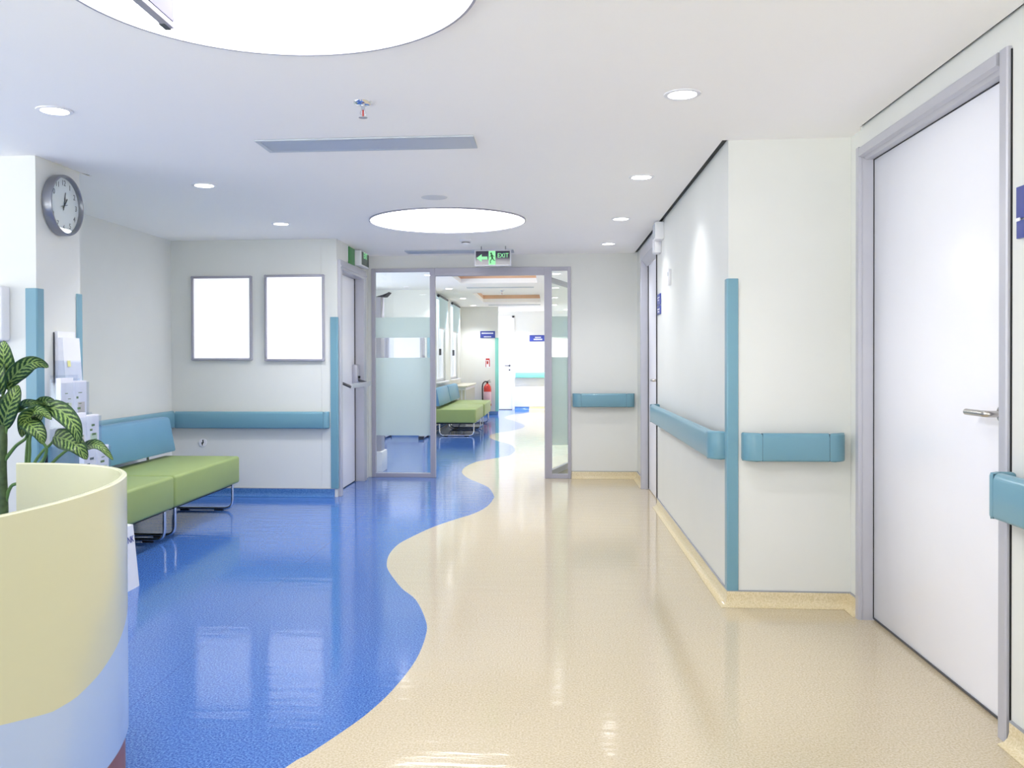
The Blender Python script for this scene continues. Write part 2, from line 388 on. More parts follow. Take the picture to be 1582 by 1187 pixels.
# coved vinyl skirting along the walls
def skirt(name, path, m, side=1):
    """path in plan; room lies on the given side of travel"""
    prof = [(.0, .080), (.007, .080), (.009, .074), (.009, .040), (.014, .022), (.026, .009), (.046, .0025), (.046, .0), (0, 0)]
    bm = BM(); P = [V((p[0], p[1], 0)) for p in path]; rings = []
    for i, p in enumerate(P):
        ns = []
        if i > 0: d = (P[i]-P[i-1]).normalized(); ns.append(V((-d.y, d.x, 0))*side)
        if i < len(P)-1: d = (P[i+1]-P[i]).normalized(); ns.append(V((-d.y, d.x, 0))*side)
        n = sum(ns, V((0, 0, 0))).normalized(); k = 1/max(.4, n.dot(ns[0]))
        rings.append([bm.verts.new(p+n*k*(q[0]+.001)+V((0, 0, q[1]+.0005))) for q in prof])
    for A, B in zip(rings, rings[1:]):
        for j in range(len(prof)):
            k = (j+1) % len(prof)
            f = bm.faces.new((A[j], A[k], B[k], B[j])); f.material_index = 1 if j in (0, 1) else 0
    bm.faces.new(rings[0]); bm.faces.new(rings[-1][::-1])
    return structure(obj(name, bm, [m, M['capstrip']], smooth=50))
skirt('baseboard_right_near', [(1.503, 3.0), (1.503, -3.0)], M['yelb'], -1)
skirt('baseboard_right_pier', [(1.515, 4.43), (1.515, 4.6), (.905, 4.6), (.905, 7.61)], M['yelb'], 1)
skirt('baseboard_far', [(.905, 9.4), (.21, 9.4)], M['yelb'], 1)
skirt('baseboard_right_corridor', [(.905, 8.73), (.905, 9.4)], M['yelb'], 1)
skirt('baseboard_notice_wall', [(-2.8, 4.6), (-2.8, 5.05), (-3.55, 5.05), (-3.55, 8.0), (-2.0, 8.0)], M['blub'], -1)
skirt('baseboard_lobby', [(-2.07, 15.1), (-2.07, 20.1), (-1.215, 20.1)], M['blub'], -1)
skirt('baseboard_lobby_recess', [(-3.44, 15.0), (-2.07, 15.0)], M['blub'], -1)
skirt('baseboard_end_blue', [(-.92, 22.12), (-.56, 22.12)], M['blub'], -1)
skirt('baseboard_end_cream', [(-.56, 22.12), (.94, 22.12)], M['yelb'], -1)

# ------------------------------------------------------------------ doors
def swing_handle(door_leaf, p, axis_out, axis_in, m=None, L=.12):
    """lever handle on a leaf: p at rosette, out = away from leaf, in = lever direction"""
    o = V(axis_out); d = V(axis_in); p = V(p)
    bm = BM()
    ax = 'x' if abs(o.x) > .5 else 'y'; s = 1 if (o.x+o.y) > 0 else -1
    cyl(bm, p, .026, .008*s, ax, 24)
    tube(bm, fillet([p, p+o*.055, p+o*.055+d*L], .02), .0115, 12)
    return obj('door_handle', bm, m or M['steel'], door_leaf, smooth=40)

# near right door
d1 = structure(thing('door_1', None, None, (1.54, 3.7, 0)))
bm = BM()
jamb = [(1.48, 4.388), (1.498, 4.385), (1.500, 4.388), (1.515, 4.385), (1.60, 4.385), (1.60, 4.428), (1.485, 4.43), (1.48, 4.425)]
prism(bm, jamb, PZ, 0, 2.29)
box(bm, 1.492, 1.497, 4.3835, 4.386, 0, 2.24)
j2 = [(1.487, 3.018), (1.491, 3.012), (1.60, 3.012), (1.60, 3.068), (1.515, 3.068), (1.50, 3.060), (1.487, 3.060)]
prism(bm, j2, PZ, 0, 2.29)
head = [(1.48, 2.245), (1.498, 2.238), (1.50, 2.242), (1.515, 2.228), (1.60, 2.228), (1.60, 2.288), (1.485, 2.288), (1.48, 2.283)]
prism(bm, head, PY, 3.068, 4.385)
obj('door_frame', bm, M['alu'], d1, smooth=25)
boxobj('gasket_and_gap_shade', [(1.549, 1.553, 3.069, 4.3845, 2.2245, 2.2279), (1.549, 1.553, 4.3825, 4.3848, .008, 2.228), (1.499, 1.53, 3.0075, 3.0115, 0, 2.28)], M['black'], d1)  # last strip paints the shadow in the gap between frame and wall
leaf = boxobj('door_leaf', (1.553, 1.595, 3.07, 4.383, .008, 2.226), M['door'], d1, bev=.001)
boxobj('drop_seal', (1.549, 1.5525, 3.07, 4.383, .008, .016), M['dgrey'], leaf)
swing_handle(leaf, (1.553, 3.17, 1.075), (-1, 0, 0), (0, 1, 0), L=.145)

# far right door
d2 = structure(thing('door_2', None, None, (.93, 8.17, 0)))
bm = BM()
box(bm, .868, .99, 8.655, 8.725, 0, 2.33, .003)
box(bm, .9035, .99, 7.632, 7.675, 0, 2.33)
prism(bm, [(.868, 2.235), (.868, 2.33), (.905, 2.33), (.905, 2.222), (.94, 2.17), (.925, 2.165)], PY, 7.676, 8.654)
obj('door_frame', bm, M['alu'], d2)
leaf = boxobj('door_leaf', (.942, .98, 7.68, 8.65, .01, 2.17), M['door'], d2)
boxobj('gasket_and_gap_shade', [(.935, .942, 8.643, 8.652, .01, 2.17), (.895, .9034, 7.632, 7.648, 0, 2.33)], M['black'], d2)
swing_handle(leaf, (.942, 7.84, 1.08), (-1, 0, 0), (0, 1, 0), L=.1)

# left side door with push bar
d3 = structure(thing('door_3', None, None, (-2.04, 8.58, 0)))
bm = BM()
box(bm, -2.10, -1.945, 8.035, 8.10, 0, 2.20, .003)
box(bm, -2.10, -1.945, 9.045, 9.16, 0, 2.20, .003)
box(bm, -2.10, -1.945, 8.1005, 9.0445, 2.11, 2.20)
box(bm, -1.945, -1.935, 8.035, 9.16, 2.135, 2.15)
obj('door_frame', bm, M['alu'], d3)
leaf = boxobj('door_leaf', (-2.085, -2.045, 8.103, 9.035, .01, 2.105), M['door'], d3)
boxobj('gasket_and_gap_shade', [(-2.048, -2.038, 9.036, 9.045, .005, 2.11), (-2.08, -2.05, 8.103, 9.035, .001, .0095)], M['black'], d3)
pb = BM()
prism(pb, [(-1.885, 1.0), (-1.87, 1.0), (-1.862, 1.02), (-1.865, 1.045), (-1.88, 1.045)], PY, 8.14, 8.98)
box(pb, -2.045, -2.0, 8.12, 8.18, 1.05, 1.12, .006)
box(pb, -2.045, -1.99, 8.93, 9.00, 1.02, 1.22, .01)
pbo = obj('push_bar', pb, M['alu'], d3, smooth=35)
for a, b in (((-2.045, 8.15, 1.085), (-1.875, 8.145, 1.012)), ((-2.045, 8.97, 1.08), (-1.875, 8.975, 1.02))):
    bm = BM(); tube(bm, [a, b], .013, 10); obj('lever_arm', bm, M['dgrey'], pbo, smooth=50)
bm = BM(); cyl(bm, (-2.0, 8.155, 1.08), .014, .012, 'x', 16); cyl(bm, (-1.99, 8.965, 1.09), .013, .02, 'x', 16)
obj('pivot', bm, M['black'], pbo)

# end wall door
d4 = structure(thing('door_4', None, None, (-1.4, 22.14, 0)))
bm = BM()
box(bm, -.985, -.93, 22.09, 22.2, 0, 2.36, .003); box(bm, -1.9, -1.85, 22.09, 22.2, 0, 2.36, .003); box(bm, -1.9, -.93, 22.09, 22.2, 2.31, 2.36, .003)
obj('door_frame', bm, M['white'], d4)
leaf = boxobj('door_leaf', (-1.848, -.987, 22.13, 22.17, .01, 2.308), M['door'], d4)
swing_handle(leaf, (-1.05, 22.13, 1.11), (0, -1, 0), (-1, 0, 0), M['dgrey'], L=.12)
bm = BM(); cyl(bm, (-1.05, 22.13, 1.0), .022, -.01, 'y', 16); obj('lock_cylinder', bm, M['dgrey'], leaf)
boxobj('threshold', (-1.848, -.987, 22.10, 22.13, .0, .012), M['dgrey'], d4)

# glazed screen between the two lobbies
gp = thing('glazed_screen', 'aluminium framed glass screen with frosted bands around the open corridor doorway', 'glass partition', (-.87, 9.40, 0))
bm = BM()
FR = [(-1.935, -1.895, 0, 2.25), (-1.30, -1.243, 0, 2.25), (-.075, .005, 0, 2.25), (.172, .205, 0, 2.25)]
for a, b, z0, z1 in FR: box(bm, a, b, 9.375, 9.44, z0, z1, .003)
for a, b in ((-1.895, -1.30), (.005, .172)):
    box(bm, a, b, 9.38, 9.435, 0, .045, .002); box(bm, a, b, 9.38, 9.435, 2.212, 2.25, .002)
box(bm, -1.243, -.075, 9.375, 9.44, 2.165, 2.25, .003)
box(bm, -1.25, -.07, 9.368, 9.376, 2.195, 2.205)
for x in (-1.268, -.055, -.025): box(bm, x, x+.006, 9.369, 9.3755, 0, 2.22)
obj('screen_frame', bm, M['alud'], gp)
for a, b, zb in ((-1.895, -1.30, .45), (.005, .172, .355)):
    pn = boxobj('glass_pane', (a, b, 9.405, 9.411, .045, 2.212), M['glass'], gp)
    boxobj('frosted_band', [(a+.001, b-.001, 9.402, 9.404, 1.505, 1.725), (a+.001, b-.001, 9.402, 9.404, zb, 1.29)], M['frost'], pn)
# glass leaf of the doorway, swung open into the second lobby
gl = thing('glass_door_leaf', 'frosted glass door leaf swung open behind the narrow right pane of the screen', 'glass door', (-.03, 9.46, 0))
dv = V((.31, 1.12, 0)).normalized(); nv_ = V((-dv.y, dv.x, 0))
def obox(bm, s0, s1, n0, n1, z0, z1, o=V((-.03, 9.46, 0))):
    prism(bm, [(s0, n0), (s1, n0), (s1, n1), (s0, n1)], lambda u, v, h: o+dv*u+nv_*v+V((0, 0, h)), z0, z1)
bm = BM()
obox(bm, 0, .05, -.02, .02, .01, 2.15); obox(bm, 1.08, 1.13, -.02, .02, .01, 2.15); obox(bm, .05, 1.08, -.02, .02, .01, .07); obox(bm, .05, 1.08, -.02, .02, 2.10, 2.15)
obj('leaf_frame', bm, M['alud'], gl)
bm = BM(); obox(bm, .05, 1.08, -.003, .003, .07, 2.10); pn = obj('glass_pane', bm, M['glass'], gl)
bm = BM(); obox(bm, .052, 1.078, .004, .006, 1.505, 1.725); obox(bm, .052, 1.078, .004, .006, .40, 1.29); obj('frosted_band', bm, M['frost'], pn)

# ------------------------------------------------------------------ windows
for k, (a, b) in enumerate(((15.80, 17.15), (18.03, 19.42))):
    w = structure(thing('window_%d' % (k+1), None, None, (-2.15, (a+b)/2, .86)))
    m_ = (a+b)/2
    boxobj('window_frame', [(-2.19, -2.11, a, a+.05, .86, 2.44), (-2.19, -2.11, b-.05, b, .86, 2.44), (-2.19, -2.11, a+.05, b-.05, .86, .91), (-2.19, -2.11, a+.05, b-.05, 2.39, 2.44), (-2.18, -2.12, m_-.03, m_+.03, .91, 2.39)], M['white'], w)
    boxobj('window_pane', (-2.155, -2.15, a+.05, b-.05, .91, 2.39), M['glass'], w)
    boxobj('window_sill', (-2.20, -2.0, a-.04, b+.04, .835, .86), M['white'], w, bev=.004)
    boxobj('window_latch', (-2.11, -2.07, m_-.012, m_+.012, 1.35, 1.47), M['dgrey'], w)
    bl = thing('roller_blind', ('pale roller blind half lowered over the nearer lobby window', 'pale roller blind half lowered over the farther lobby window')[k], 'blind', (-2.03, m_, 2.43), 'roller blinds on the lobby windows')
    bm = BM(); cyl(bm, (-2.035, a+.0, 2.425), .026, b-a, 'y', 20); obj('roller_tube', bm, M['dgrey'], bl, smooth=40)
    boxobj('blind_fabric', (-2.022, -2.019, a+.02, b-.02, 1.85, 2.42), M['blind'], bl)
    boxobj('bottom_bar', (-2.028, -2.013, a+.02, b-.02, 1.83, 1.85), M['white'], bl)
w = structure(thing('window_3', None, None, (-1.65, -3.12, .25)))  # unseen window added to light the room from behind the camera
bs = [(-4.3, 1.0, -3.16, -3.10, .25, .32), (-4.3, 1.0, -3.16, -3.10, 2.38, 2.45)]
for x in (-4.3, -2.97, -1.65, -.32, .94): bs.append((x, x+.06, -3.16, -3.10, .32, 2.38))
boxobj('window_frame', bs, M['alud'], w)
boxobj('window_pane', (-4.3, 1.0, -3.135, -3.13, .32, 2.38), M['glass'], w)
w = structure(thing('window_5', None, None, (-3.52, 12.2, .3)))  # unseen window added to brighten the left of the far lobby
bs = [(-3.56, -3.50, 10.1, 14.4, .3, .36), (-3.56, -3.50, 10.1, 14.4, 2.34, 2.4)]
for y in (10.1, 11.52, 12.93, 14.34): bs.append((-3.56, -3.50, y, y+.06, .36, 2.34))
boxobj('window_frame', bs, M['white'], w)
boxobj('window_pane', (-3.535, -3.53, 10.16, 14.34, .36, 2.34), M['glass'], w)
w = structure(thing('window_4', None, None, (-5.12, .9, .5)))  # unseen window added so daylight reaches the ceiling and right wall
bs = [(-5.16, -5.10, -2.0, 3.8, .5, .56), (-5.16, -5.10, -2.0, 3.8, 2.29, 2.35)]
for y in (-2.0, -.57, .87, 2.3, 3.74): bs.append((-5.16, -5.10, y, y+.06, .56, 2.29))
boxobj('window_frame', bs, M['alud'], w)
boxobj('window_pane', (-5.135, -5.13, -1.94, 3.74, .56, 2.29), M['glass'], w)

# ------------------------------------------------------------------ ceiling fittings
def panel_light(y, label):
    t = thing('ceiling_light_panel', label, 'ceiling light', (-.83, y, CZ), 'round light panels on the ceiling')
    bm = BM()
    lathe(bm, (-.83, y, CZ), [(.628, 0), (.628, -.012), (.618, -.012), (.618, 0)], n=96)
    obj('trim_ring', bm, M['alud'], t, smooth=40)
    bm = BM(); lathe(bm, (-.83, y, CZ), [(0, -.008), (.5, -.008), (.6175, -.006), (.6175, -.0005), (0, -.0005)], n=96)
    obj('diffuser', bm, M['lamp'], t)
panel_light(7.05, 'round glowing ceiling panel, the small far one in front of the screen')
panel_light(2.53, 'round glowing ceiling panel, the huge near one cut by the top of the picture')
panel_light(-1.9, 'unseen round glowing ceiling panel added as fill behind the viewpoint')  # unseen panel added as fill, spaced like the other two

def downlight(x, y, z, label, group):
    t = thing('recessed_downlight', label, 'downlight', (x, y, z), group)
    bm = BM(); lathe(bm, (x, y, z), [(.058, .0), (.060, -.006), (.076, -.005), (.078, -.0005), (.058, -.0005)], n=36)
    obj('trim_ring', bm, M['white'], t, smooth=40)
    bm = BM(); lathe(bm, (x, y, z), [(0, -.004), (.057, -.003), (.057, -.0005), (0, -.0005)], n=36)
    obj('lamp_lens', bm, M['lens'], t)
    return t
spots = []
for i, y in enumerate((3.78, 5.475, 7.08)):
    downlight(-2.208, y, CZ, ('round downlight at the left, nearest to the wall clock', 'round downlight at the left, in line with the small end of the vent grille', 'round downlight at the left, just in front of the two white boards')[i], 'downlights in the front ceiling')
    spots.append((-2.208, y, CZ))
for i, y in enumerate((3.78, 5.475, 7.09, 8.61)):
    downlight(.553, y, CZ, ('round downlight at the right, nearest and largest', 'second nearest round downlight at the right', 'third nearest round downlight at the right', 'round downlight at the right, closest to the glazed screen')[i], 'downlights in the front ceiling')
    spots.append((.553, y, CZ))
for y in (2.1, .4, -1.3):
    for x in (-2.208, .553):
        downlight(x, y, CZ, 'round downlight behind the viewpoint', 'downlights in the front ceiling'); spots.append((x, y, CZ))
for i, y in enumerate((10.2, 12.4, 14.83, 17.22, 19.52)):
    downlight(-1.73, y, C2, 'downlight at the left of the far lobby ceiling, %s from the doorway' % ('first', 'second', 'third', 'fourth', 'fifth')[i], 'downlights in the lobby ceiling')
    downlight(.07, y, C2, 'downlight at the right of the far lobby ceiling, %s from the doorway' % ('first', 'second', 'third', 'fourth', 'fifth')[i], 'downlights in the lobby ceiling')
    spots += [(-1.73, y, C2), (.07, y, C2)]
for x, nm in ((-.75, 'left'), (.35, 'right')):
    downlight(x, 21.45, C2, 'added downlight brightening the end wall of the far lobby, the %s one' % nm, 'downlights in the lobby ceiling'); spots.append((x, 21.45, C2))  # two downlights added to bring the end wall up to white

def vent(x0, x1, y0, y1, label, z=CZ, nb=7):
    t = thing('vent_grille', label, 'ceiling vent', ((x0+x1)/2, (y0+y1)/2, z))
    e = .025; bm = BM()
    for q in ((x0, x1, y0, y0+e), (x0, x1, y1-e, y1), (x0, x0+e, y0+e, y1-e), (x1-e, x1, y0+e, y1-e)):
        box(bm, *q, z-.010, z-.0005, .002)
    obj('vent_frame', bm, M['vent'], t)
    bm = BM(); w = (y1-y0-2*e)/nb
    for i in range(nb):
        yy = y0+e+w*i
        prism(bm, [(yy+.001, z-.002), (yy+w*.9, z-.009), (yy+w*.9, z-.0075), (yy+.001, z-.0006)], PX, x0+e, x1-e)
    obj('louvre_blades', bm, M['vent'], t)
    boxobj('vent_backing', (x0+e, x1-e, y0+e, y1-e, z-.0006, z-.0002), M['dgrey'], t)
vent(-1.50, -.385, 4.37, 4.62, 'long grey slatted ceiling vent between the two round light panels')
vent(-1.50, -.385, 8.935, 9.18, 'long grey ceiling vent right behind the hanging exit sign')
vent(-1.41, -.29, 14.60, 14.70, 'thin line vent between the two orange ceiling coffers', C2, 2)
vent(-1.38, -.24, 19.33, 19.43, 'thin line vent beyond the farther orange ceiling coffer', C2, 2)

def sprinkler(x, y, z, label):
    t = thing('fire_sprinkler', label, 'sprinkler', (x, y, z), 'fire sprinklers')
    bm = BM(); lathe(bm, (x, y, z), [(0, 0), (.042, 0), (.040, -.006), (.028, -.012), (.012, -.014), (0, -.014)], n=28); obj('escutcheon', bm, M['chrome'], t, smooth=50)
    bm = BM(); cyl(bm, (x, y, z-.035), .009, .022, n=14)
    for s in (-1, 1): tube(bm, [(x+s*.008, y, z-.034), (x+s*.013, y, z-.047), (x+s*.004, y, z-.064)], .0025, 8)
    lathe(bm, (x, y, z-.066), [(0, 0), (.019, 0), (.019, -.002), (0, -.002)], n=20); obj('sprinkler_head', bm, M['chrome'], t, smooth=50)
    bm = BM(); cyl(bm, (x, y, z-.062), .0032, .026, n=10); obj('glass_bulb', bm, M['red'], t)
sprinkler(-.813, 3.78, CZ, 'small chrome fire sprinkler in front of the long ceiling vent')
sprinkler(-.86, 15.4, C2, 'small fire sprinkler between the orange coffers of the far lobby')
bm = BM(); lathe(bm, (-.803, 6.036, CZ), [(0, -.005), (.075, -.005), (.088, -.003), (.09, -.0005), (0, -.0005)], n=40)
tag(obj('ceiling_speaker', bm, M['grille'], base=(-.803, 6.036, CZ), smooth=40), 'flat round grey ceiling speaker in front of the far round light', 'ceiling speaker')
t = thing('smoke_detector', 'white round smoke detector on the ceiling behind the far round light', 'smoke detector', (-.795, 8.2, CZ))
bm = BM(); lathe(bm, (-.795, 8.2, CZ), [(0, 0), (.056, 0), (.056, -.014), (.048, -.02), (0, -.02)], n=32); obj('base', bm, M['white'], t, smooth=40)
bm = BM(); lathe(bm, (-.795, 8.2, CZ), [(0, -.021), (.034, -.021), (.04, -.032), (.03, -.048), (0, -.05)], n=32); obj('sensor_head', bm, M['white'], t, smooth=40)
bm = BM(); lathe(bm, (-.795, 8.2, CZ), [(.0355, -.024), (.0415, -.027), (.0415, -.031), (.037, -.034)], n=32); obj('sensor_slots', bm, M['dgrey'], t)

# hanging sign at top left, seen almost edge on
t = thing('hanging_sign', 'pale lilac hanging sign panel with a metal bottom rail at the top left', 'hanging sign', (-.93, 1.3, 2.33))
boxobj('sign_panel', (-.934, -.914, .55, 2.085, 2.093, 2.31), mat('lilac sheet', (122, 119, 152), .6), t)
bm = BM(); box(bm, -.937, -.915, .55, 2.09, 2.078, 2.0925, .002); box(bm, -.937, -.913, .55, 2.09, 2.31, 2.322, .002); obj('metal_rail', bm, M['alud'], t)
boxobj('end_cap', (-.939, -.924, 2.055, 2.094, 2.077, 2.085), M['dgrey'], t)
for y in (.75, 1.75):
    bm = BM(); cyl(bm, (-.925, y, 2.322), .004, CZ-2.322, n=10); obj('suspension_rod', bm, M['chrome'], t)

# hanging exit sign
ex0, ex1, ey, ez0, ez1 = -.757, -.395, 8.70, 2.192, 2.352
t = thing('exit_sign', 'hanging exit sign with a green left arrow and running man above the doorway', 'exit sign', ((ex0+ex1)/2, ey, ez1))
fw = .012
boxobj('sign_frame', [(ex0, ex1, ey-.012, ey+.018, ez0, ez0+fw), (ex0, ex1, ey-.012, ey+.018, ez1-fw, ez1), (ex0, ex0+fw, ey-.012, ey+.018, ez0+fw, ez1-fw), (ex1-fw, ex1, ey-.012, ey+.018, ez0+fw, ez1-fw)], M['alu'], t)
boxobj('sign_face', (ex0+fw, ex1-fw, ey-.006, ey+.012, ez0+fw, ez1-fw), M['signk'], t)
zc = (ez0+ez1)/2; yf = ey-.0075
bm = BM(); prism(bm, [(-.738, zc), (-.686, zc+.038), (-.686, zc-.038)], PY, yf, yf+.001); box(bm, -.686, -.630, yf, yf+.001, zc-.014, zc+.014)
obj('arrow', bm, M['glowg'], t)
boxobj('running_man_panel', (-.617, -.55, yf, yf+.001, ez0+fw, ez1-fw), M['glowg'], t)
bm = BM(); q = yf-.0012
cyl(bm, (-.592, q, zc+.044), .010, .001, 'y', 16)
def strip(bm, a, b, w):
    a = V(a); b = V(b); d = (b-a).normalized(); n = V((-d.y, d.x))*w/2
    prism(bm, [tuple(a+n), tuple(b+n), tuple(b-n), tuple(a-n)], PY, q, q+.001)
for a, b, w_ in (((-.588, zc+.034), (-.580, zc-.006), .017), ((-.588, zc+.03), (-.607, zc+.008), .006), ((-.584, zc+.03), (-.562, zc+.012), .006),
                 ((-.58, zc-.004), (-.600, zc-.026), .009), ((-.600, zc-.026), (-.598, zc-.055), .008), ((-.58, zc-.004), (-.563, zc-.026), .009), ((-.563, zc-.026), (-.552, zc-.026), .007)):
    strip(bm, a, b, w_)
obj('running_man', bm, mat('dark green figure', (30, 90, 50), .5), t)
bm = BM(); text_bm(bm, 'EXIT', .062, (-.475, yf, zc+.022), (1, 0, 0), (0, 0, 1), .0006, sx=.88); obj('exit_lettering', bm, M['glowg'], t)
for x in (-.69, -.45):
    bm = BM(); cyl(bm, (x, ey, ez1), .003, CZ-ez1, n=8); obj('suspension_rod', bm, M['dgrey'], t)

# wall exit box over the left door
t = thing('exit_light_box', 'green glowing exit light box above the push bar door', 'exit sign', (-1.95, 8.75, 2.20))
boxobj('back_plate', (-1.974, -1.966, 8.42, 9.12, 2.225, 2.375), M['white'], t)
boxobj('wall_glow_patch', (-1.966, -1.957, 8.43, 8.68, 2.205, 2.372), M['wall_glow'], t, bev=.002)  # green patch stands in for the sign's glow reflected on the wall
bx = boxobj('sign_box', (-1.966, -1.90, 8.72, 9.09, 2.215, 2.37), M['white'], t, bev=.004)
boxobj('sign_face', (-1.8995, -1.897, 8.735, 9.075, 2.228, 2.357), mat('dark green face', (28, 62, 38), .3), bx)
bm = BM(); text_bm(bm, 'EXIT', .085, (-1.8965, 8.905, 2.325), (0, 1, 0), (0, 0, 1), .0006); obj('exit_lettering', bm, M['glowg'], bx)

# ------------------------------------------------------------------ rails, guards
def rail(name, label, along, wallc, sgn, a0, a1, z0, z1, front=.085, cap0=True, cap1=True, r=.06, th=.028, capl=.088):
    """along 'x' or 'y'; sgn: direction from wall into the room on the other axis"""
    if along == 'x': F = lambda s, n, h: V((s, wallc+sgn*n, h))
    else: F = lambda s, n, h: V((wallc+sgn*n, s, h))
    t = thing(name, label, 'handrail', F((a0+a1)/2, 0, (z0+z1)/2))
    b0 = a0+(capl if cap0 else 0); b1 = a1-(capl if cap1 else 0)
    bm = BM(); e = .012
    prof = [(front-th, z0), (front-e, z0), (front-e*.3, z0+e*.3), (front, z0+e), (front, z1-e*2), (front-e*.4, z1-e*.6), (front-e*1.3, z1), (front-th, z1)]
    prism(bm, prof, lambda u, v, h: F(h, u, v), b0+.002, b1-.002)
    obj('rail_profile', bm, M['teal'], t, smooth=50)
    bm = BM(); zc = (z0+z1)/2
    prism(bm, [(.0005, zc-.03), (front-th+.001, zc-.03), (front-th+.001, zc+.03), (.0005, zc+.03)], lambda u, v, h: F(h, u, v), b0+.01, b1-.01)
    obj('wall_bracket', bm, M['dgrey'], t)
    for s, on in ((0, cap0), (1, cap1)):
        if not on: continue
        G = (lambda u, v, h: F(a0+u, v, h)) if s == 0 else (lambda u, v, h: F(a1-u, v, h))
        out = [(0, .001)]+[(r-r*math.cos(x), front-r+r*math.sin(x)) for x in [PI/2*i/8 for i in range(9)]]+[(capl, front)]
        ri = r-th*.8
        inn = [(capl, front-th)]+[(r-ri*math.cos(x), front-r+ri*math.sin(x)) for x in [PI/2*(1-i/8) for i in range(9)]]+[(r-ri, .001)]
        bm = BM(); prism(bm, out+inn, G, z0, z1, bev=.011, seg=3)
        cp = obj('end_cap', bm, M['teal'], t, smooth=50)
        bm = BM(); prism(bm, [(front-th+.001, z0+.003), (front-.002, z0+.003), (front-.002, z1-.003), (front-th+.001, z1-.003)], lambda u, v, h: G(h, u, v), capl-.001, capl+.003)
        obj('cap_seam', bm, M['seam'], cp)
    return t
TL = M['teal']
rail('handrail', 'pale teal handrail at the right edge beside the large white door', 'y', 1.503, -1, -.6, 3.000, .748, .898, cap0=False, r=.03, capl=.045)
rail('handrail', 'short teal handrail with two rounded ends on the pier facing the viewer', 'x', 4.60, -1, .968, 1.475, .750, .893)
rail('handrail', 'long teal handrail receding along the right corridor wall', 'y', .905, -1, 4.67, 7.50, .742, .890)
rail('handrail', 'short dark teal handrail on the far wall right of the glazed screen', 'x', 9.40, -1, .222, .872, .762, .906)
rail('handrail', 'long teal wall rail under the two white boards', 'x', 8.0, -1, -3.50, -2.045, .636, .792, front=.06, cap0=False, r=.03, capl=.045)
rail('handrail', 'teal wall rail along the left wall behind the bench backrest', 'y', -3.55, 1, 5.08, 7.925, .640, .80, front=.06, cap0=False, cap1=False)
rail('handrail', 'short teal wall rail low on the clock column behind the plant', 'y', -2.80, 1, 4.66, 5.02, .636, .80, front=.05, cap0=False, cap1=False)
M['teal'] = M['lit_teal']
rail('handrail', 'teal handrail painted lighter, as overexposed, on the bright end wall seen through the doorway', 'x', 22.12, -1, -.90, .90, .80, .95, cap0=False, cap1=False)

M['teal'] = TL
def guard(label, cx, cy, sx, sy, w=.06, z0=.078, z1=1.665, th=.010, wx=None, wy=None):
    """outside corner at (cx,cy); walls run toward sx (x dir) and sy (y dir)"""
    wx = wx or w; wy = wy or w
    pl = [(-sx*th, -sy*th*.35), (-sx*th*.35, -sy*th), (sx*(wx-.004), -sy*th), (sx*wx, -sy*.0005), (-sx*.0005, -sy*.0005), (-sx*.0005, sy*wy), (-sx*th, sy*(wy-.004))]
    bm = BM(); prism(bm, [(cx+a, cy+b) for a, b in pl], PZ, z0, z1, bev=.003)
    tag(obj('corner_guard', bm, M['teal'], base=(cx, cy, z0)), label, 'corner guard', 'teal corner guards')
guard('teal corner guard on the right pier, the nearest and tallest in view', .905, 4.60, 1, 1, w=.05, z1=1.68)
guard('teal corner guard left of the plant on the front edge of the clock column', -2.80, 4.60, -1, 1, w=.06)
guard('teal corner guard on the rear edge of the clock column behind the brochure stand', -2.80, 5.05, -1, -1, w=.05)
guard('teal corner guard beside the push bar door at the end of the notice board wall', -1.975, 8.0, -1, 1, wx=.062, wy=.03)
guard('teal corner guard seen through the glass at the recess corner of the far lobby', -2.07, 15.0, -1, 1, w=.06)
M['teal'] = M['lit_teal']
guard('teal corner guard painted lighter, as overexposed, beside the fire extinguisher in the far lobby', -1.215, 20.10, -1, 1, w=.07, z1=1.76)

M['teal'] = TL
# ------------------------------------------------------------------ clock
t = thing('wall_clock', 'round silver wall clock on the side of the left column', 'clock', (-2.80, 4.82, 2.15))
cx_, cy_, cz_ = -2.80, 4.82, 2.152
bm = BM(); lathe(bm, (cx_, cy_, cz_), [(.0, .0), (.162, .0), (.172, .006), (.172, .048), (.169, .058), (.165, .061), (.160, .058), (.157, .048), (.157, .030), (0, .030)], 'x', 64)
obj('bezel', bm, M['clockm'], t, smooth=30)
bm = BM(); lathe(bm, (cx_, cy_, cz_), [(0, .0335), (.1565, .0335), (.1565, .0305), (0, .0305)], 'x', 64); fc = obj('dial', bm, M['white'], t)
bm = BM()
for h in range(1, 13):
    a = PI/2-h*PI/6
    bm = BM(); text_bm(bm, str(h), .044, (cx_+.0345, cy_+.127*math.cos(a), cz_+.127*math.sin(a)), (0, 1, 0), (0, 0, 1), .0004)
    obj('numeral', bm, M['dgrey'], fc)
def hand(name, ang, l, tail, w_, x):
    a = PI/2-ang; d = V((0, math.cos(a), math.sin(a))); n = V((0, -math.sin(a), math.cos(a)))*w_/2
    bm = BM(); p = V((cx_+x, cy_, cz_)); A = p-d*tail; B = p+d*l
    prism(bm, [(0, 0), (1, 0), (1, 1), (0, 1)], lambda u, v, h: (A if u == 0 else B)+n*(2*v-1)+V((h, 0, 0)), 0, .001)
    obj(name, bm, M['black'], t)
hand('minute_hand', math.radians(12), .078, .028, .006, .036)
hand('hour_hand', math.radians(35), .05, .02, .008, .038)
hand('second_hand', math.radians(75), .03, .04, .003, .040)
bm = BM(); lathe(bm, (cx_, cy_, cz_), [(.1565, .0465), (0, .0465), (0, .045), (.1565, .045)], 'x', 64); obj('glass', bm, M['glass'], t)

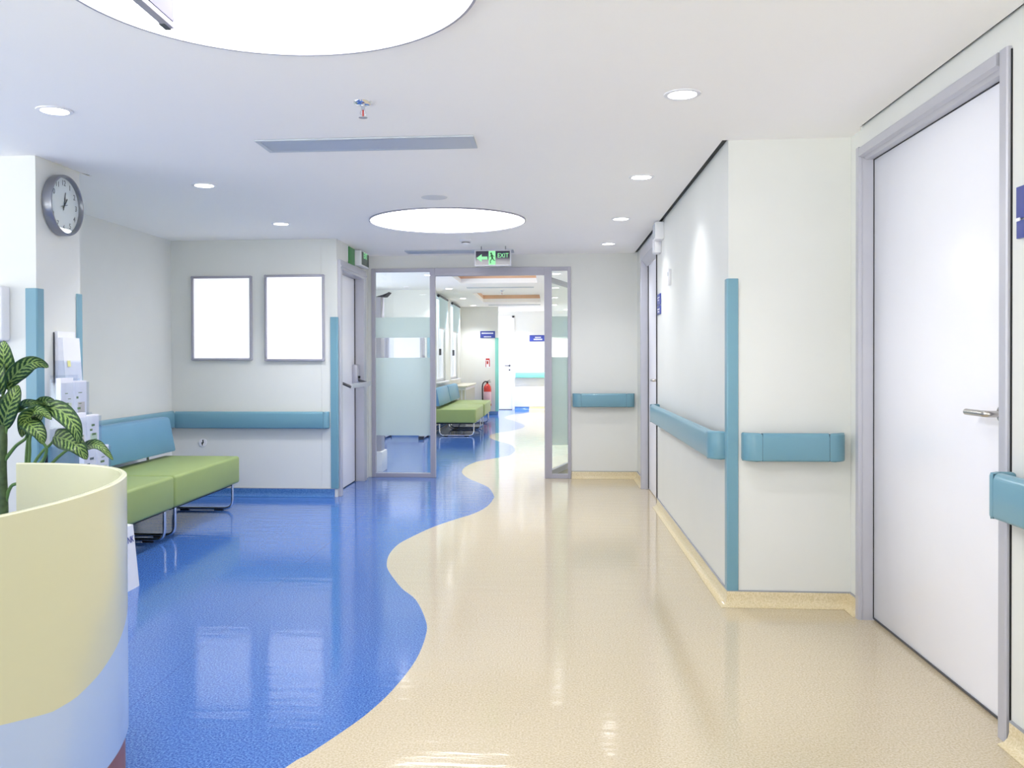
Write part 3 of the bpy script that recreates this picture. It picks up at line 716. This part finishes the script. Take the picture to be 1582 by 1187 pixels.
# ------------------------------------------------------------------ boards
def board(x0, x1, z0, z1, label):
    t = thing('poster_frame', label, 'notice board', ((x0+x1)/2, 8.0, z0), 'pair of blank white boards')
    y1 = 7.999; e = .022; bm = BM()
    for q in ((x0+.015, x1-.015, z1-e, z1), (x0+.015, x1-.015, z0, z0+e), (x0, x0+e, z0+.015, z1-.015), (x1-e, x1, z0+.015, z1-.015)):
        box(bm, q[0], q[1], y1-.03, y1, q[2], q[3], .005)
    obj('board_frame', bm, M['alud'], t, smooth=40)
    for x in (x0+.012, x1-.012):
        for z in (z0+.012, z1-.012):
            bm = BM(); cyl(bm, (x, y1-.0315, z), .013, .03, 'y', 16); obj('frame_corner', bm, M['alud'], t, smooth=40)
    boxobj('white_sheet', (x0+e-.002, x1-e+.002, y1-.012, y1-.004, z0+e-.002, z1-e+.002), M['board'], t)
board(-3.348, -2.77, 1.266, 2.052, 'blank white glow-painted board in a silver frame, the left one by the room corner')
board(-2.65, -2.085, 1.258, 2.058, 'blank white glow-painted board in a silver frame, the right one by the push bar door')
bm = BM(); cyl(bm, (-3.25, 7.999, .50), .038, -.008, 'y', 28); o = obj('wall_sticker', bm, M['white'], base=(-3.25, 7.999, .50))
tag(o, 'small round white disc with a black mark on the wall under the teal rail', 'wall plate')
bm = BM()
prism(bm, [(-3.254, .524), (-3.244, .528), (-3.240, .495), (-3.250, .490), (-3.252, .472), (-3.258, .472), (-3.258, .492), (-3.264, .502), (-3.252, .502)], PY, 7.9895, 7.991)
bmesh.ops.triangulate(bm, faces=bm.faces[:]); obj('black_mark', bm, M['black'], o, base=(-3.25, 7.999, .50))

# ------------------------------------------------------------------ benches
def bench(name, label, xf, xb, y0, y1, back=True, zt=.455, zb=.228, sleds=None, group=None, gap=.012):
    """front edge at xf, back edge at xb (< xf), along y"""
    t = thing(name, label, 'bench', ((xf+xb)/2, (y0+y1)/2, 0), group)
    bm = BM(); box(bm, xb, xf, y0+gap/3, y1-gap/3, zb, zt, .022, 4)
    st = obj('seat', bm, M['green'], t, smooth=50)
    bm = BM()
    for z in (zb+.028, zt-.024):
        tube(bm, [(xf-.016, y0+.03, z), (xf-.016, y1-.03, z)], .0035, 6)
    boxobj('seat_base', (xb+.04, xf-.05, y0+.04, y1-.04, zb-.02, zb+.002), M['black'], t)
    bm.free()
    for ys_ in (sleds or (y0+.07, y1-.07)):
        bm = BM()
        tube(bm, fillet([(xf-.045, ys_, zb-.012), (xf-.045, ys_, .016), (xb+.10, ys_, .016), (xb+.10, ys_, zb-.012)], .075, 7), .0115, 12)
        lg = obj('sled_leg', bm, M['chrome'], t, smooth=50)
        for q in ((xf-.20, xf-.125), (xb+.17, xb+.24)): boxobj('floor_pad', (q[0], q[1], ys_-.014, ys_+.014, .0, .012), M['black'], lg)
    if back:
        bm = BM()
        pr = [(xb+.115, .50), (xb+.12, .512), (xb+.07, .765), (xb+.055, .785), (xb-.01, .79), (xb-.035, .77), (xb+.0, .515), (xb+.02, .497)]
        prism(bm, pr, PY, y0+.03, y1-.04, bev=.008, seg=3)
        obj('backrest', bm, M['bback'], t, smooth=60)
        bm = BM()
        for yy in (y0+.25, y1-.25):
            tube(bm, fillet([(xb+.06, yy, zb-.008), (xb-.028, yy, zb-.008), (xb-.028, yy, .62)], .03, 5), .011, 10)
        obj('backrest_support', bm, M['chrome'], t, smooth=50)
    return t
bench('lobby_bench', 'green bench module with blue backrest, the one nearest the notice boards', -2.645, -3.31, 6.005, 7.30, sleds=(6.10, 7.24), group='green bench modules at the left')
bench('lobby_bench', 'green bench module half hidden behind the curved desk and brochure stand', -2.645, -3.31, 5.135, 6.0, sleds=(5.25, 5.93), group='green bench modules at the left')
bench('lobby_bench', 'green bench module seen through the doorway, its end facing the viewer', -1.235, -1.95, 14.32, 15.95, sleds=(14.45, 15.8), group='green bench modules in the far lobby')
bench('lobby_bench', 'green bench module farther down, beside the fire extinguisher', -1.215, -1.95, 15.955, 17.6, sleds=(16.1, 17.5), group='green bench modules in the far lobby')

# ------------------------------------------------------------------ reception desk
pl = [(-3.0, .42), (-2.5, .46), (-2.0, .66), (-1.62, .98), (-1.40, 1.32), (-1.285, 1.65), (-1.235, 1.91), (-1.213, 2.125), (-1.225, 2.33), (-1.262, 2.50), (-1.325, 2.655), (-1.42, 2.775), (-1.54, 2.85), (-1.67, 2.885), (-1.825, 2.89)]
cv = spline([(x, y, 0) for x, y in pl], 6)
t = thing('reception_desk', 'low curved cream reception desk with pale blue wave and brown plinth', 'reception desk', (-1.6, 1.9, 0))
def shellface(bm, curve, off):
    out = []
    for i, p in enumerate(curve):
        d = (curve[min(i+1, len(curve)-1)]-curve[max(i-1, 0)]).normalized(); out.append(p+V((-d.y, d.x, 0))*off)
    return out
inn = shellface(None, cv, .018)
ZB = [(.3, .60), (1.0, .62), (1.5, .54), (1.9, .445), (2.05, .412), (2.15, .408), (2.28, .422), (2.42, .452), (2.52, .478), (2.60, .505), (2.70, .60), (2.80, .74), (2.9, .80)]
def zb(y):
    for (a, b), (c, d) in zip(ZB, ZB[1:]):
        if a <= y <= c: return b+(d-b)*(y-a)/(c-a)
    return ZB[-1][1]
bm = BM(); rows = []
z0, z1 = .145, .92
for p, q in zip(cv, inn):
    k = zb(p.y)
    rows.append([bm.verts.new((p.x, p.y, z0)), bm.verts.new((p.x, p.y, k)), bm.verts.new((p.x, p.y, z1-.003)), bm.verts.new((p.x*.8+q.x*.2, p.y*.8+q.y*.2, z1)),
                 bm.verts.new((p.x*.2+q.x*.8, p.y*.2+q.y*.8, z1)), bm.verts.new((q.x, q.y, z1-.003)), bm.verts.new((q.x, q.y, z0))])
for A, B in zip(rows, rows[1:]):
    for j in range(7):
        f = bm.faces.new((A[j], A[(j+1) % 7], B[(j+1) % 7], B[j])); f.material_index = 1 if j == 0 else 0
bm.faces.new(rows[0]); bm.faces.new(rows[-1][::-1])
obj('curved_front', bm, [M['cream'], M['lblue']], t, smooth=35)
pi_, po_ = shellface(None, cv, .045), shellface(None, cv, .030)
bm = BM(); rows = [[bm.verts.new((a.x, a.y, 0.001)), bm.verts.new((a.x, a.y, .145)), bm.verts.new((b.x, b.y, .145)), bm.verts.new((b.x, b.y, 0.001))] for a, b in zip(shellface(None, cv, .010), pi_)]
for A, B in zip(rows, rows[1:]):
    for j in range(4): bm.faces.new((A[j], A[(j+1) % 4], B[(j+1) % 4], B[j]))
bm.faces.new(rows[0]); bm.faces.new(rows[-1][::-1])
obj('plinth', bm, M['plinth'], t, smooth=35)
# inner worktop
bm = BM()
wk = [(p.x, p.y) for p in shellface(None, cv, .020)][12:-8]
prism(bm, wk+[(-1.75, 2.50), (-1.72, 1.9), (-1.95, 1.45), (-2.35, 1.2)], PZ, .685, .715)
bmesh.ops.triangulate(bm, faces=bm.faces[:])
obj('worktop', bm, M['cream'], t)

# ------------------------------------------------------------------ brochure stand against the column
sy0, sy1 = 4.50, 4.785
t = thing('brochure_stand', 'tiered clear brochure stand with a white base, between desk and column', 'brochure stand', (-2.5, 4.64, 0))
bm = BM()
prism(bm, [(-2.318, 0.0), (-2.352, .345), (-2.43, .352), (-2.66, .352), (-2.66, 0.0)], PY, sy0-.2, sy1, bev=.002)
bs_ = obj('base', bm, M['white'], t)
bm = BM(); xd = V((0, 1, 0)); yd = V((-.034, 0, .345)).normalized()
text_bm(bm, 'INK', .052, (-2.3425, 4.772, .268), xd, yd, .0005, align='RIGHT'); obj('lettering', bm, M['navy'], bs_)
tiers = [(-2.605, .949, 1.15), (-2.534, .784, .960), (-2.478, .60, .790), (-2.420, .41, .606)]
bm = BM()
prism(bm, [(-2.668, .352), (-2.46, .352), (-2.66, 1.17), (-2.668, 1.17)], PY, sy1-.004, sy1)
prism(bm, [(-2.668, .352), (-2.46, .352), (-2.66, 1.17), (-2.668, 1.17)], PY, sy0, sy0+.004)
box(bm, -2.672, -2.668, sy0, sy1, .352, 1.19)
obj('side_panels', bm, M['acryl'], t)
for x, a, b in tiers:
    bm = BM()
    box(bm, x-.003, x, sy0, sy1, a, b); box(bm, x-.055, x-.003, sy0, sy1, a, a+.004)
    box(bm, x-.055, x-.003, sy1-.003, sy1, a+.004, b); box(bm, x-.055, x-.003, sy0, sy0+.003, a+.004, b); box(bm, x-.058, x-.055, sy0, sy1, a, b+.02)
    obj('pocket', bm, M['acryl'], t)
names = ('top', 'second', 'third', 'lowest')
cols = [(226, 232, 240), (214, 206, 232), (206, 224, 236), (220, 226, 236)]
for i, (x, a, b) in enumerate(tiers):
    for j in range(2):
        ya = sy0+.012+j*.137; yb = ya+.122
        h = b-.004+(.03 if j == 0 else .012)
        bm = BM(); box(bm, x-.036-.004*j, x-.008, ya, yb, a+.005, h)
        o = obj('leaflet_stack', bm, M['paper'], base=(x-.02, (ya+yb)/2, a+.005))
        tag(o, 'stack of pale leaflets in the %s pocket of the brochure stand, %s half' % (names[i], ('near', 'far')[j]), 'leaflets', 'leaflets in the brochure stand')
        bm = BM(); xx = x-.0078
        rr = random.Random(i*2+j)
        for k in range(5):
            u = rr.uniform(.01, .07); z = a+.02+k*(b-a-.05)/5; ww = rr.uniform(.02, .045)
            box(bm, xx, xx+.0005, ya+u, ya+u+ww, z, z+rr.choice((.004, .012)))
        obj('printed_lines', bm, M[rr.choice(('seam', 'dgrey', 'stem'))], o, base=(x-.02, (ya+yb)/2, a+.005))
        bm = BM(); box(bm, xx, xx+.0004, ya+.03, yb-.02, a+.02, a+.02+(b-a)*.35)
        obj('printed_block', bm, mat('print tint', cols[(i+j) % 4][:2]+(200,), .7), o, base=(x-.02, (ya+yb)/2, a+.005))

# paper holder on the column side
t = thing('document_holder', 'clear wall holder full of white papers on the side of the clock column', 'document holder', (-2.80, 4.86, 1.1))
bm = BM()
prism(bm, [(-2.7985, 1.12), (-2.725, 1.12), (-2.742, 1.27), (-2.744, 1.27), (-2.728, 1.123), (-2.7955, 1.123), (-2.7955, 1.40), (-2.7985, 1.40)], PY, 4.762, 4.955)
prism(bm, [(-2.7955, 1.123), (-2.728, 1.123), (-2.744, 1.27), (-2.7955, 1.27)], PY, 4.762, 4.764)
prism(bm, [(-2.7955, 1.123), (-2.728, 1.123), (-2.744, 1.27), (-2.7955, 1.27)], PY, 4.953, 4.955)
obj('acrylic_tray', bm, M['acryl'], t)
boxobj('mount_edge', (-2.7985, -2.792, 4.757, 4.7615, 1.13, 1.43), M['dgrey'], t)
for k, (xa, xb, zt_, lab) in enumerate(((-2.794, -2.778, 1.435, 'rear bundle of white papers in the wall holder on the column'), (-2.7775, -2.752, 1.40, 'front bundle of white papers in the wall holder on the column'))):
    bm = BM(); prism(bm, [(xa, 1.1235), (xb+.018*k, 1.1235), (xb, zt_), (xa, zt_)], PY, 4.768+.004*k, 4.95)
    o = tag(obj('paper_bundle', bm, M['paper'], base=(xa, 4.86, 1.1235)), lab, 'papers', 'papers in the wall holder')
bm = BM(); prism(bm, [(-2.7405, 1.27), (-2.7395, 1.27), (-2.7362, 1.235), (-2.7372, 1.235)], PY, 4.80, 4.83)
tag(obj('sticky_tab', bm, M['yellow'], base=(-2.739, 4.815, 1.24)), 'small yellow sticker on the front of the papers in the wall holder', 'sticker')

# white dispenser on the column front
t = thing('wall_dispenser', 'white wall box with rounded edge at the far left above the plant', 'dispenser', (-3.1, 4.6, 1.38))
boxobj('housing', (-3.28, -2.946, 4.52, 4.5985, 1.378, 1.676), M['white'], t, bev=.014, seg=4)
boxobj('lower_tray', (-3.24, -2.99, 4.535, 4.585, 1.362, 1.377), M['vent'], t, bev=.003)

# ------------------------------------------------------------------ right corridor wall items
def sign_pair(y0, y1, z0, zm, z1, label, txt, gapz=.008):
    t = thing('door_sign', label, 'sign', (.905, (y0+y1)/2, z0))
    return t
t = thing('door_sign', 'small navy two-plate door sign on the right corridor wall', 'sign', (.905, 7.46, 1.64))
for a, b in ((1.722, 1.812), (1.642, 1.715)):
    p = boxobj('sign_plate', (.896, .904, 7.37, 7.585, a, b), M['navy'], t, bev=.001)
    boxobj('lettering', [(.8950, .8958, 7.41, 7.55, b-.035, b-.025), (.8950, .8958, 7.43, 7.53, b-.055, b-.047)], M['white'], p)
t = thing('door_sign', 'large blue two-plate door sign cut by the right edge of the picture', 'sign', (1.525, 2.9, 1.66))
boxobj('sign_plate', (1.493, 1.5025, 2.70, 2.965, 1.716, 1.818), M['navy'], t, bev=.001)
boxobj('sign_plate', (1.493, 1.5025, 2.70, 2.963, 1.652, 1.709), M['navy'], t, bev=.001)
boxobj('plate_clip', (1.491, 1.4945, 2.94, 2.965, 1.7075, 1.718), M['white'], t)
t = thing('thermostat', 'tiny white wall thermostat right of the small navy door sign', 'thermostat', (.905, 6.8, 1.83))
boxobj('housing', (.885, .905, 6.76, 6.85, 1.83, 1.95), M['white'], t, bev=.004)
boxobj('display', (.8843, .8848, 6.775, 6.835, 1.90, 1.93), M['vent'], t)
t = thing('closer_box', 'white electrical box high on the right corridor wall under the ceiling groove', 'wall box', (.905, 7.3, 2.2))
boxobj('box_body', (.835, .905, 7.18, 7.34, 2.235, 2.375), M['white'], t, bev=.006)
boxobj('box_lid', (.829, .8345, 7.195, 7.325, 2.25, 2.36), M['vent'], t, bev=.002)
t = thing('cable_box', 'smaller white box hanging just below the electrical box on the corridor wall', 'wall box', (.905, 7.45, 2.13))
boxobj('box_body', (.85, .905, 7.36, 7.50, 2.145, 2.285), M['white'], t, bev=.006)
boxobj('box_lid', (.845, .8495, 7.375, 7.485, 2.155, 2.275), M['white'], t, bev=.002)

# ------------------------------------------------------------------ far lobby contents
def bluesign(x0, x1, y, z0, z1, label, rows):
    t = thing('wall_sign', label, 'sign', ((x0+x1)/2, y, z0))
    p = boxobj('sign_plate', (x0, x1, y-.012, y-.002, z0, z1), M['navy'], t)
    bm = BM(); w_ = x1-x0; xm = (x0+x1)/2
    for a, b, f in rows:   # lettering too small to read in the photograph
        n = 9
        for k in range(n):
            xa = xm-w_*f/2+w_*f*k/n
            box(bm, xa, xa+w_*f/n*.75, y-.0135, y-.0122, z0+(z1-z0)*a, z0+(z1-z0)*b)
    obj('lettering', bm, M['white'], p)
bluesign(-1.625, -1.285, 20.1, 1.757, 1.915, 'dark blue wall sign with white lettering above the fire extinguisher', [(.60, .78, .8), (.12, .24, .5)])
bluesign(-.549, -.12, 22.12, 1.715, 1.872, 'royal blue sign with two short white lines on the bright end wall', [(.55, .72, .35), (.22, .42, .5)])
t = thing('extinguisher_notice', 'small red and white pictogram notice above the fire extinguisher', 'notice', (-1.455, 20.1, 1.08))
boxobj('notice_plate', (-1.51, -1.40, 20.09, 20.10, 1.085, 1.30), M['paper'], t)
boxobj('red_print', [(-1.50, -1.41, 20.088, 20.0895, 1.25, 1.29), (-1.505, -1.49, 20.088, 20.0895, 1.09, 1.24), (-1.425, -1.405, 20.088, 20.0895, 1.10, 1.25), (-1.48, -1.44, 20.088, 20.0895, 1.16, 1.23)], M['red'], t)
ex, ey_ = -1.455, 19.99
t = thing('fire_extinguisher', 'red fire extinguisher with black hose on the far lobby wall', 'fire extinguisher', (ex, ey_, .20))
bm = BM(); lathe(bm, (ex, ey_, .20), [(0, 0), (.075, 0), (.088, .012), (.088, .40), (.08, .45), (.05, .49), (.022, .51), (.022, .53), (0, .53)], n=36); obj('cylinder_body', bm, M['red'], t, smooth=40)
bm = BM(); lathe(bm, (ex, ey_, .20), [(.0885, .06), (.0895, .062), (.0895, .33), (.0885, .332)], n=36); obj('label_band', bm, M['label'], t, smooth=40)
bm = BM(); cyl(bm, (ex, ey_, .73), .02, .035, n=16); tube(bm, [(ex-.01, ey_, .765), (ex+.06, ey_, .80)], .006, 8); tube(bm, [(ex-.01, ey_, .755), (ex+.075, ey_, .755)], .006, 8); obj('valve_head', bm, M['black'], t)
bm = BM(); tube(bm, spline([(ex, ey_, .75), (ex-.06, ey_, .76), (ex-.112, ey_, .68), (ex-.115, ey_, .45), (ex-.105, ey_, .26)], 6), .014, 10); obj('hose', bm, M['black'], t, smooth=50)
boxobj('wall_hook', (ex-.02, ex+.02, 20.07, 20.10, .55, .70), M['dgrey'], t)

t = thing('radiator_cabinet', 'low white radiator cabinet with a pale top under the farther lobby window', 'radiator cabinet', (-1.9, 18.6, 0))
boxobj('cabinet_top', (-2.065, -1.70, 17.75, 19.9, .70, .735), M['wood'], t, bev=.005)
boxobj('cabinet_body', (-2.065, -1.74, 17.80, 19.88, .05, .70), M['white'], t)
bm = BM()
for k in range(24):
    y = 17.83+k*.0855; box(bm, -1.74, -1.732, y, y+.05, .09, .64)
for k in range(4):
    x = -2.03+k*.075; box(bm, x, x+.045, 17.792, 17.80, .09, .64)
obj('front_slats', bm, M['wood'], t)

t = thing('mobile_whiteboard', 'mobile whiteboard on black tipped feet behind the left frosted pane', 'whiteboard', (-2.38, 14.15, 0))
bm = BM()
for x in (-2.695, -2.065): box(bm, x-.02, x+.02, 14.13, 14.17, .05, 1.70, .004)
box(bm, -2.675, -2.085, 14.14, 14.16, .08, .11)
obj('stand_posts', bm, M['alud'], t)
for x in (-2.695, -2.065):
    f = boxobj('foot', (x-.04, x+.04, 13.86, 14.44, .02, .075), M['white'], t, bev=.004)
    for q in ((13.83, 13.90), (14.40, 14.47)): boxobj('rubber_tip', (x-.042, x+.042, q[0], q[1], .0, .05), M['black'], f)
boxobj('board_frame', [(-2.67, -2.09, 14.12, 14.15, .80, .83), (-2.67, -2.09, 14.12, 14.15, 1.65, 1.68), (-2.67, -2.64, 14.12, 14.15, .83, 1.65), (-2.12, -2.09, 14.12, 14.15, .83, 1.65)], M['alud'], t)
boxobj('writing_surface', (-2.64, -2.12, 14.13, 14.14, .83, 1.65), M['door'], t)

t = thing('info_totem', 'slim pale grey totem with a black slanted top just behind the left glass', 'display stand', (-1.93, 9.95, 0))
boxobj('totem_body', (-2.02, -1.925, 9.85, 10.05, .03, 1.98), M['alud'], t, bev=.004)
boxobj('totem_foot', (-2.03, -1.905, 9.80, 10.1, 0, .23), M['white'], t, bev=.004)
bm = BM(); prism(bm, [(-1.985, 1.982), (-1.88, 1.985), (-1.83, 2.035), (-1.86, 2.02), (-1.90, 2.005)], PY, 9.85, 10.02); obj('slanted_top', bm, M['black'], t)

# ------------------------------------------------------------------ potted dieffenbachia behind the desk
px_, py_ = -2.275, 3.5
t = thing('potted_dieffenbachia', 'tall dieffenbachia with cream striped leaves rising behind the reception desk', 'potted plant', (px_, py_, 0))
bm = BM(); lathe(bm, (px_, py_, 0), [(0, 0), (.12, 0), (.165, .27), (.18, .27), (.18, .31), (.162, .31), (.155, .27), (0, .27)], n=40); obj('pot', bm, M['pot'], t, smooth=40)
bm = BM(); lathe(bm, (px_, py_, 0), [(0, .285), (.15, .28), (.154, .274), (0, .272)], n=30); obj('soil', bm, M['soil'], t)
bm = BM()
tr = spline([(px_, py_, .27), (-2.279, 3.5, .50), (-2.279, 3.5, 0.656), (-2.283, 3.5, 0.832), (-2.278, 3.5, 0.94), (-2.281, 3.5, 1.048), (-2.277, 3.5, 1.12)], 5)
tube(bm, tr, .020, 14, r1=.013); obj('main_stem', bm, M['trunk'], t, smooth=60)
S = [[(-2.279, 3.5, 0.93), (-2.253, 3.5, 1.026), (-2.213, 3.5, 1.059), (-2.123, 3.5, 1.072)],
     [(-2.277, 3.5, 0.85), (-2.226, 3.5, 0.913), (-2.18, 3.5, 0.948), (-2.16, 3.47, 0.985)],
     [(-2.27, 3.5, 0.683), (-2.255, 3.5, 0.732), (-2.227, 3.5, 0.756), (-2.12, 3.46, 0.76), (-2.05, 3.42, .70)],
     [(-2.22, 3.5, .28), (-2.19, 3.5, .6), (-2.182, 3.5, 0.792), (-2.178, 3.5, 0.886), (-2.169, 3.5, 0.967), (-2.152, 3.49, 1.032)],
     [(-2.20, 3.49, .28), (-2.17, 3.49, .6), (-2.165, 3.49, 0.792), (-2.158, 3.49, 0.886), (-2.152, 3.49, 0.962), (-2.106, 3.5, 1.048)],
     [(-2.21, 3.47, .28), (-2.18, 3.48, .65), (-2.148, 3.49, 0.819), (-2.108, 3.49, 0.887), (-2.074, 3.5, 0.922), (-2.051, 3.5, 0.951)],
     [(-2.19, 3.45, .28), (-2.13, 3.46, .68), (-2.075, 3.48, 0.819), (-2.024, 3.49, 0.879), (-1.979, 3.5, 0.909), (-1.929, 3.5, 0.914)],
     [(-2.284, 3.5, 1.048), (-2.281, 3.5, 1.102), (-2.274, 3.5, 1.156), (-2.266, 3.5, 1.196)],
     [(-2.276, 3.5, 0.994), (-2.264, 3.5, 1.075), (-2.252, 3.5, 1.142), (-2.26, 3.5, 1.182)],
     [(-2.283, 3.5, .90), (-2.29, 3.5, .96), (-2.285, 3.49, 1.01)],
     [(-2.105, 3.47, .84), (-2.07, 3.45, .87), (-2.05, 3.43, .915), (-2.068, 3.42, .945)]]
for s in S:
    bm = BM(); tube(bm, spline(s, 6), .0085, 8, r1=.0048); obj('leaf_stalk', bm, M['stem'], t, smooth=60)
def leaf(pts, w, roll, fold=.25):
    P = spline(pts, 6); N = len(P); bm = BM(); uvl = bm.loops.layers.uv.new('UVMap'); K = 8
    rows = []
    view = V((-2.2, 3.5, 1.0))-V((0, 0, 1.27)); view.normalize()
    for i, p in enumerate(P):
        u = i/(N-1)
        d = (P[min(i+1, N-1)]-P[max(i-1, 0)]).normalized()
        side = d.cross(view).normalized(); nrm = side.cross(d).normalized()
        side = (side*math.cos(roll)+nrm*math.sin(roll)); nrm = side.cross(d).normalized()
        ww = w*(math.sin(PI*min(1, u**.72))**.75)*(1-.15*u)+.0015
        row = []
        for k in range(K+1):
            v = -1+2*k/K
            wav = .05*w*math.sin(u*19+v*2)*abs(v)
            row.append((bm.verts.new(p+side*ww*v*math.cos(fold*abs(v))+nrm*(-ww*abs(v)*fold+wav)), (u, (v+1)/2)))
        rows.append(row)
    for A, B in zip(rows, rows[1:]):
        for k in range(K):
            q = (A[k], A[k+1], B[k+1], B[k]); f = bm.faces.new([x[0] for x in q])
            for lp, x in zip(f.loops, q): lp[uvl].uv = x[1]
    o = obj('leaf', bm, M['leaf'], t, smooth=180)
    sm = o.modifiers.new('s', 'SOLIDIFY'); sm.thickness = .0012
LV = [([(-2.262, 3.5, 1.150), (-2.251, 3.47, 1.23), (-2.243, 3.45, 1.303), (-2.262, 3.48, 1.352)], .046, .15),
      ([(-2.26, 3.5, 1.165), (-2.204, 3.47, 1.215), (-2.135, 3.44, 1.255), (-2.097, 3.45, 1.262), (-2.080, 3.5, 1.244)], .040, -.35),
      ([(-2.285, 3.5, 0.985), (-2.235, 3.46, 1.06), (-2.200, 3.45, 1.125), (-2.202, 3.48, 1.170)], .042, .1),
      ([(-2.285, 3.5, 1.0), (-2.293, 3.45, 1.09), (-2.32, 3.45, 1.125), (-2.388, 3.5, 1.129)], .045, .3),
      ([(-2.224, 3.5, 1.067), (-2.149, 3.46, 1.098), (-2.093, 3.45, 1.096), (-2.062, 3.52, 1.087)], .022, -.7),
      ([(-2.123, 3.5, 1.072), (-1.998, 3.42, 1.074), (-1.921, 3.38, 1.035), (-1.894, 3.38, 0.988), (-1.895, 3.4, 0.935)], .040, -.2),
      ([(-2.100, 3.5, 1.052), (-2.121, 3.45, 1.046), (-2.150, 3.44, 1.02), (-2.165, 3.45, 0.955)], .046, .5),
      ([(-2.19, 3.5, 1.03), (-2.110, 3.42, 1.008), (-2.068, 3.41, 0.975), (-2.056, 3.42, 0.930)], .040, .3),
      ([(-2.060, 3.5, 0.955), (-1.955, 3.42, 0.948), (-1.901, 3.4, 0.924), (-1.872, 3.42, 0.870)], .046, .0),
      ([(-1.935, 3.5, 0.912), (-1.844, 3.42, 0.930), (-1.798, 3.4, 0.918), (-1.763, 3.42, 0.868)], .022, .35),
      ([(-2.291, 3.5, 1.13), (-2.275, 3.46, 1.21), (-2.286, 3.47, 1.264), (-2.311, 3.49, 1.304)], .042, .5),
      ([(-2.140, 3.5, 1.078), (-2.07, 3.45, 1.104), (-2.031, 3.44, 1.100), (-1.995, 3.45, 1.070)], .026, -.5),
      ([(-2.15, 3.49, 1.03), (-2.11, 3.44, 1.06), (-2.06, 3.42, 1.06), (-2.02, 3.42, 1.03)], .030, .6)]
for a in LV: leaf(*a)

# ------------------------------------------------------------------ lights
def area(loc, size, energy, col=(1, 1, 1), shape='DISK', rot=(0, 0, 0)):
    l = bpy.data.lights.new('lamp', 'AREA'); l.shape = shape; l.size = size; l.energy = energy; l.color = col
    o = bpy.data.objects.new('lamp', l); C.objects.link(o); o.location = loc; o.rotation_euler = rot; return o
for i, (x, y, z) in enumerate(spots):
    l = bpy.data.lights.new('downlight_beam', 'SPOT'); l.energy = (12 if y < 3 else 34 if y < 5 else (80 if x < 0 else 34)) if y < 9.5 else (105 if y < 21 else 260); l.spot_size = math.radians(115); l.spot_blend = .8; l.shadow_soft_size = .05; l.color = (.96, .97, 1)
    o = bpy.data.objects.new('downlight_beam', l); C.objects.link(o); o.location = (x, y, z-.012)

w = bpy.data.worlds.new('World'); sc.world = w; w.use_nodes = True
bg = w.node_tree.nodes['Background']; bg.inputs[1].default_value = 1.0
wt = w.node_tree; tcw = wt.nodes.new('ShaderNodeTexCoord'); sx = wt.nodes.new('ShaderNodeSeparateXYZ'); wt.links.new(tcw.outputs['Generated'], sx.inputs[0])
rw = wt.nodes.new('ShaderNodeMapRange'); rw.inputs['From Min'].default_value = -.05; rw.inputs['From Max'].default_value = .05; wt.links.new(sx.outputs['Z'], rw.inputs['Value'])
mw = wt.nodes.new('ShaderNodeMix'); mw.data_type = 'RGBA'; wt.links.new(rw.outputs[0], mw.inputs['Factor'])
mw.inputs['A'].default_value = (6.5, 6.5, 6.4, 1)      # lower half brightened to uplight the ceiling through the windows
mw.inputs['B'].default_value = (1.8, 1.84, 1.88, 1)     # bright overcast sky
wt.links.new(mw.outputs['Result'], bg.inputs[0])

# ------------------------------------------------------------------ camera
yaw, pitch, roll = .0777, -.0095, .003
fwv = V((-math.sin(yaw)*math.cos(pitch), math.cos(yaw)*math.cos(pitch), math.sin(pitch)))
r0 = V((math.cos(yaw), math.sin(yaw), 0)); u0 = r0.cross(fwv)
rv = r0*math.cos(roll)-u0*math.sin(roll); uv_ = r0*math.sin(roll)+u0*math.cos(roll)
cd = bpy.data.cameras.new('Camera'); cam = bpy.data.objects.new('Camera', cd); C.objects.link(cam)
mt = Matrix((rv, uv_, -fwv)).transposed().to_4x4(); mt.translation = V((0, 0, 1.27)); cam.matrix_world = mt
cd.sensor_width = 36; cd.lens = 36*1360/1582; cd.shift_x = .02835; cd.shift_y = -.01597; cd.clip_start = .02; cd.clip_end = 200
sc.camera = cam

for o in bpy.data.objects:
    if '_b' in o: del o['_b']
sc.view_settings.view_transform = 'Standard'; sc.view_settings.look = 'None'; sc.view_settings.gamma = 1; sc.view_settings.exposure = .06
sc.view_settings.use_curve_mapping = False
sc.cycles.max_bounces = 18; sc.cycles.diffuse_bounces = 14; sc.cycles.glossy_bounces = 4; sc.cycles.transparent_max_bounces = 16; sc.cycles.transmission_bounces = 8
sc.cycles.use_denoising = True
sc.cycles.sample_clamp_indirect = 6
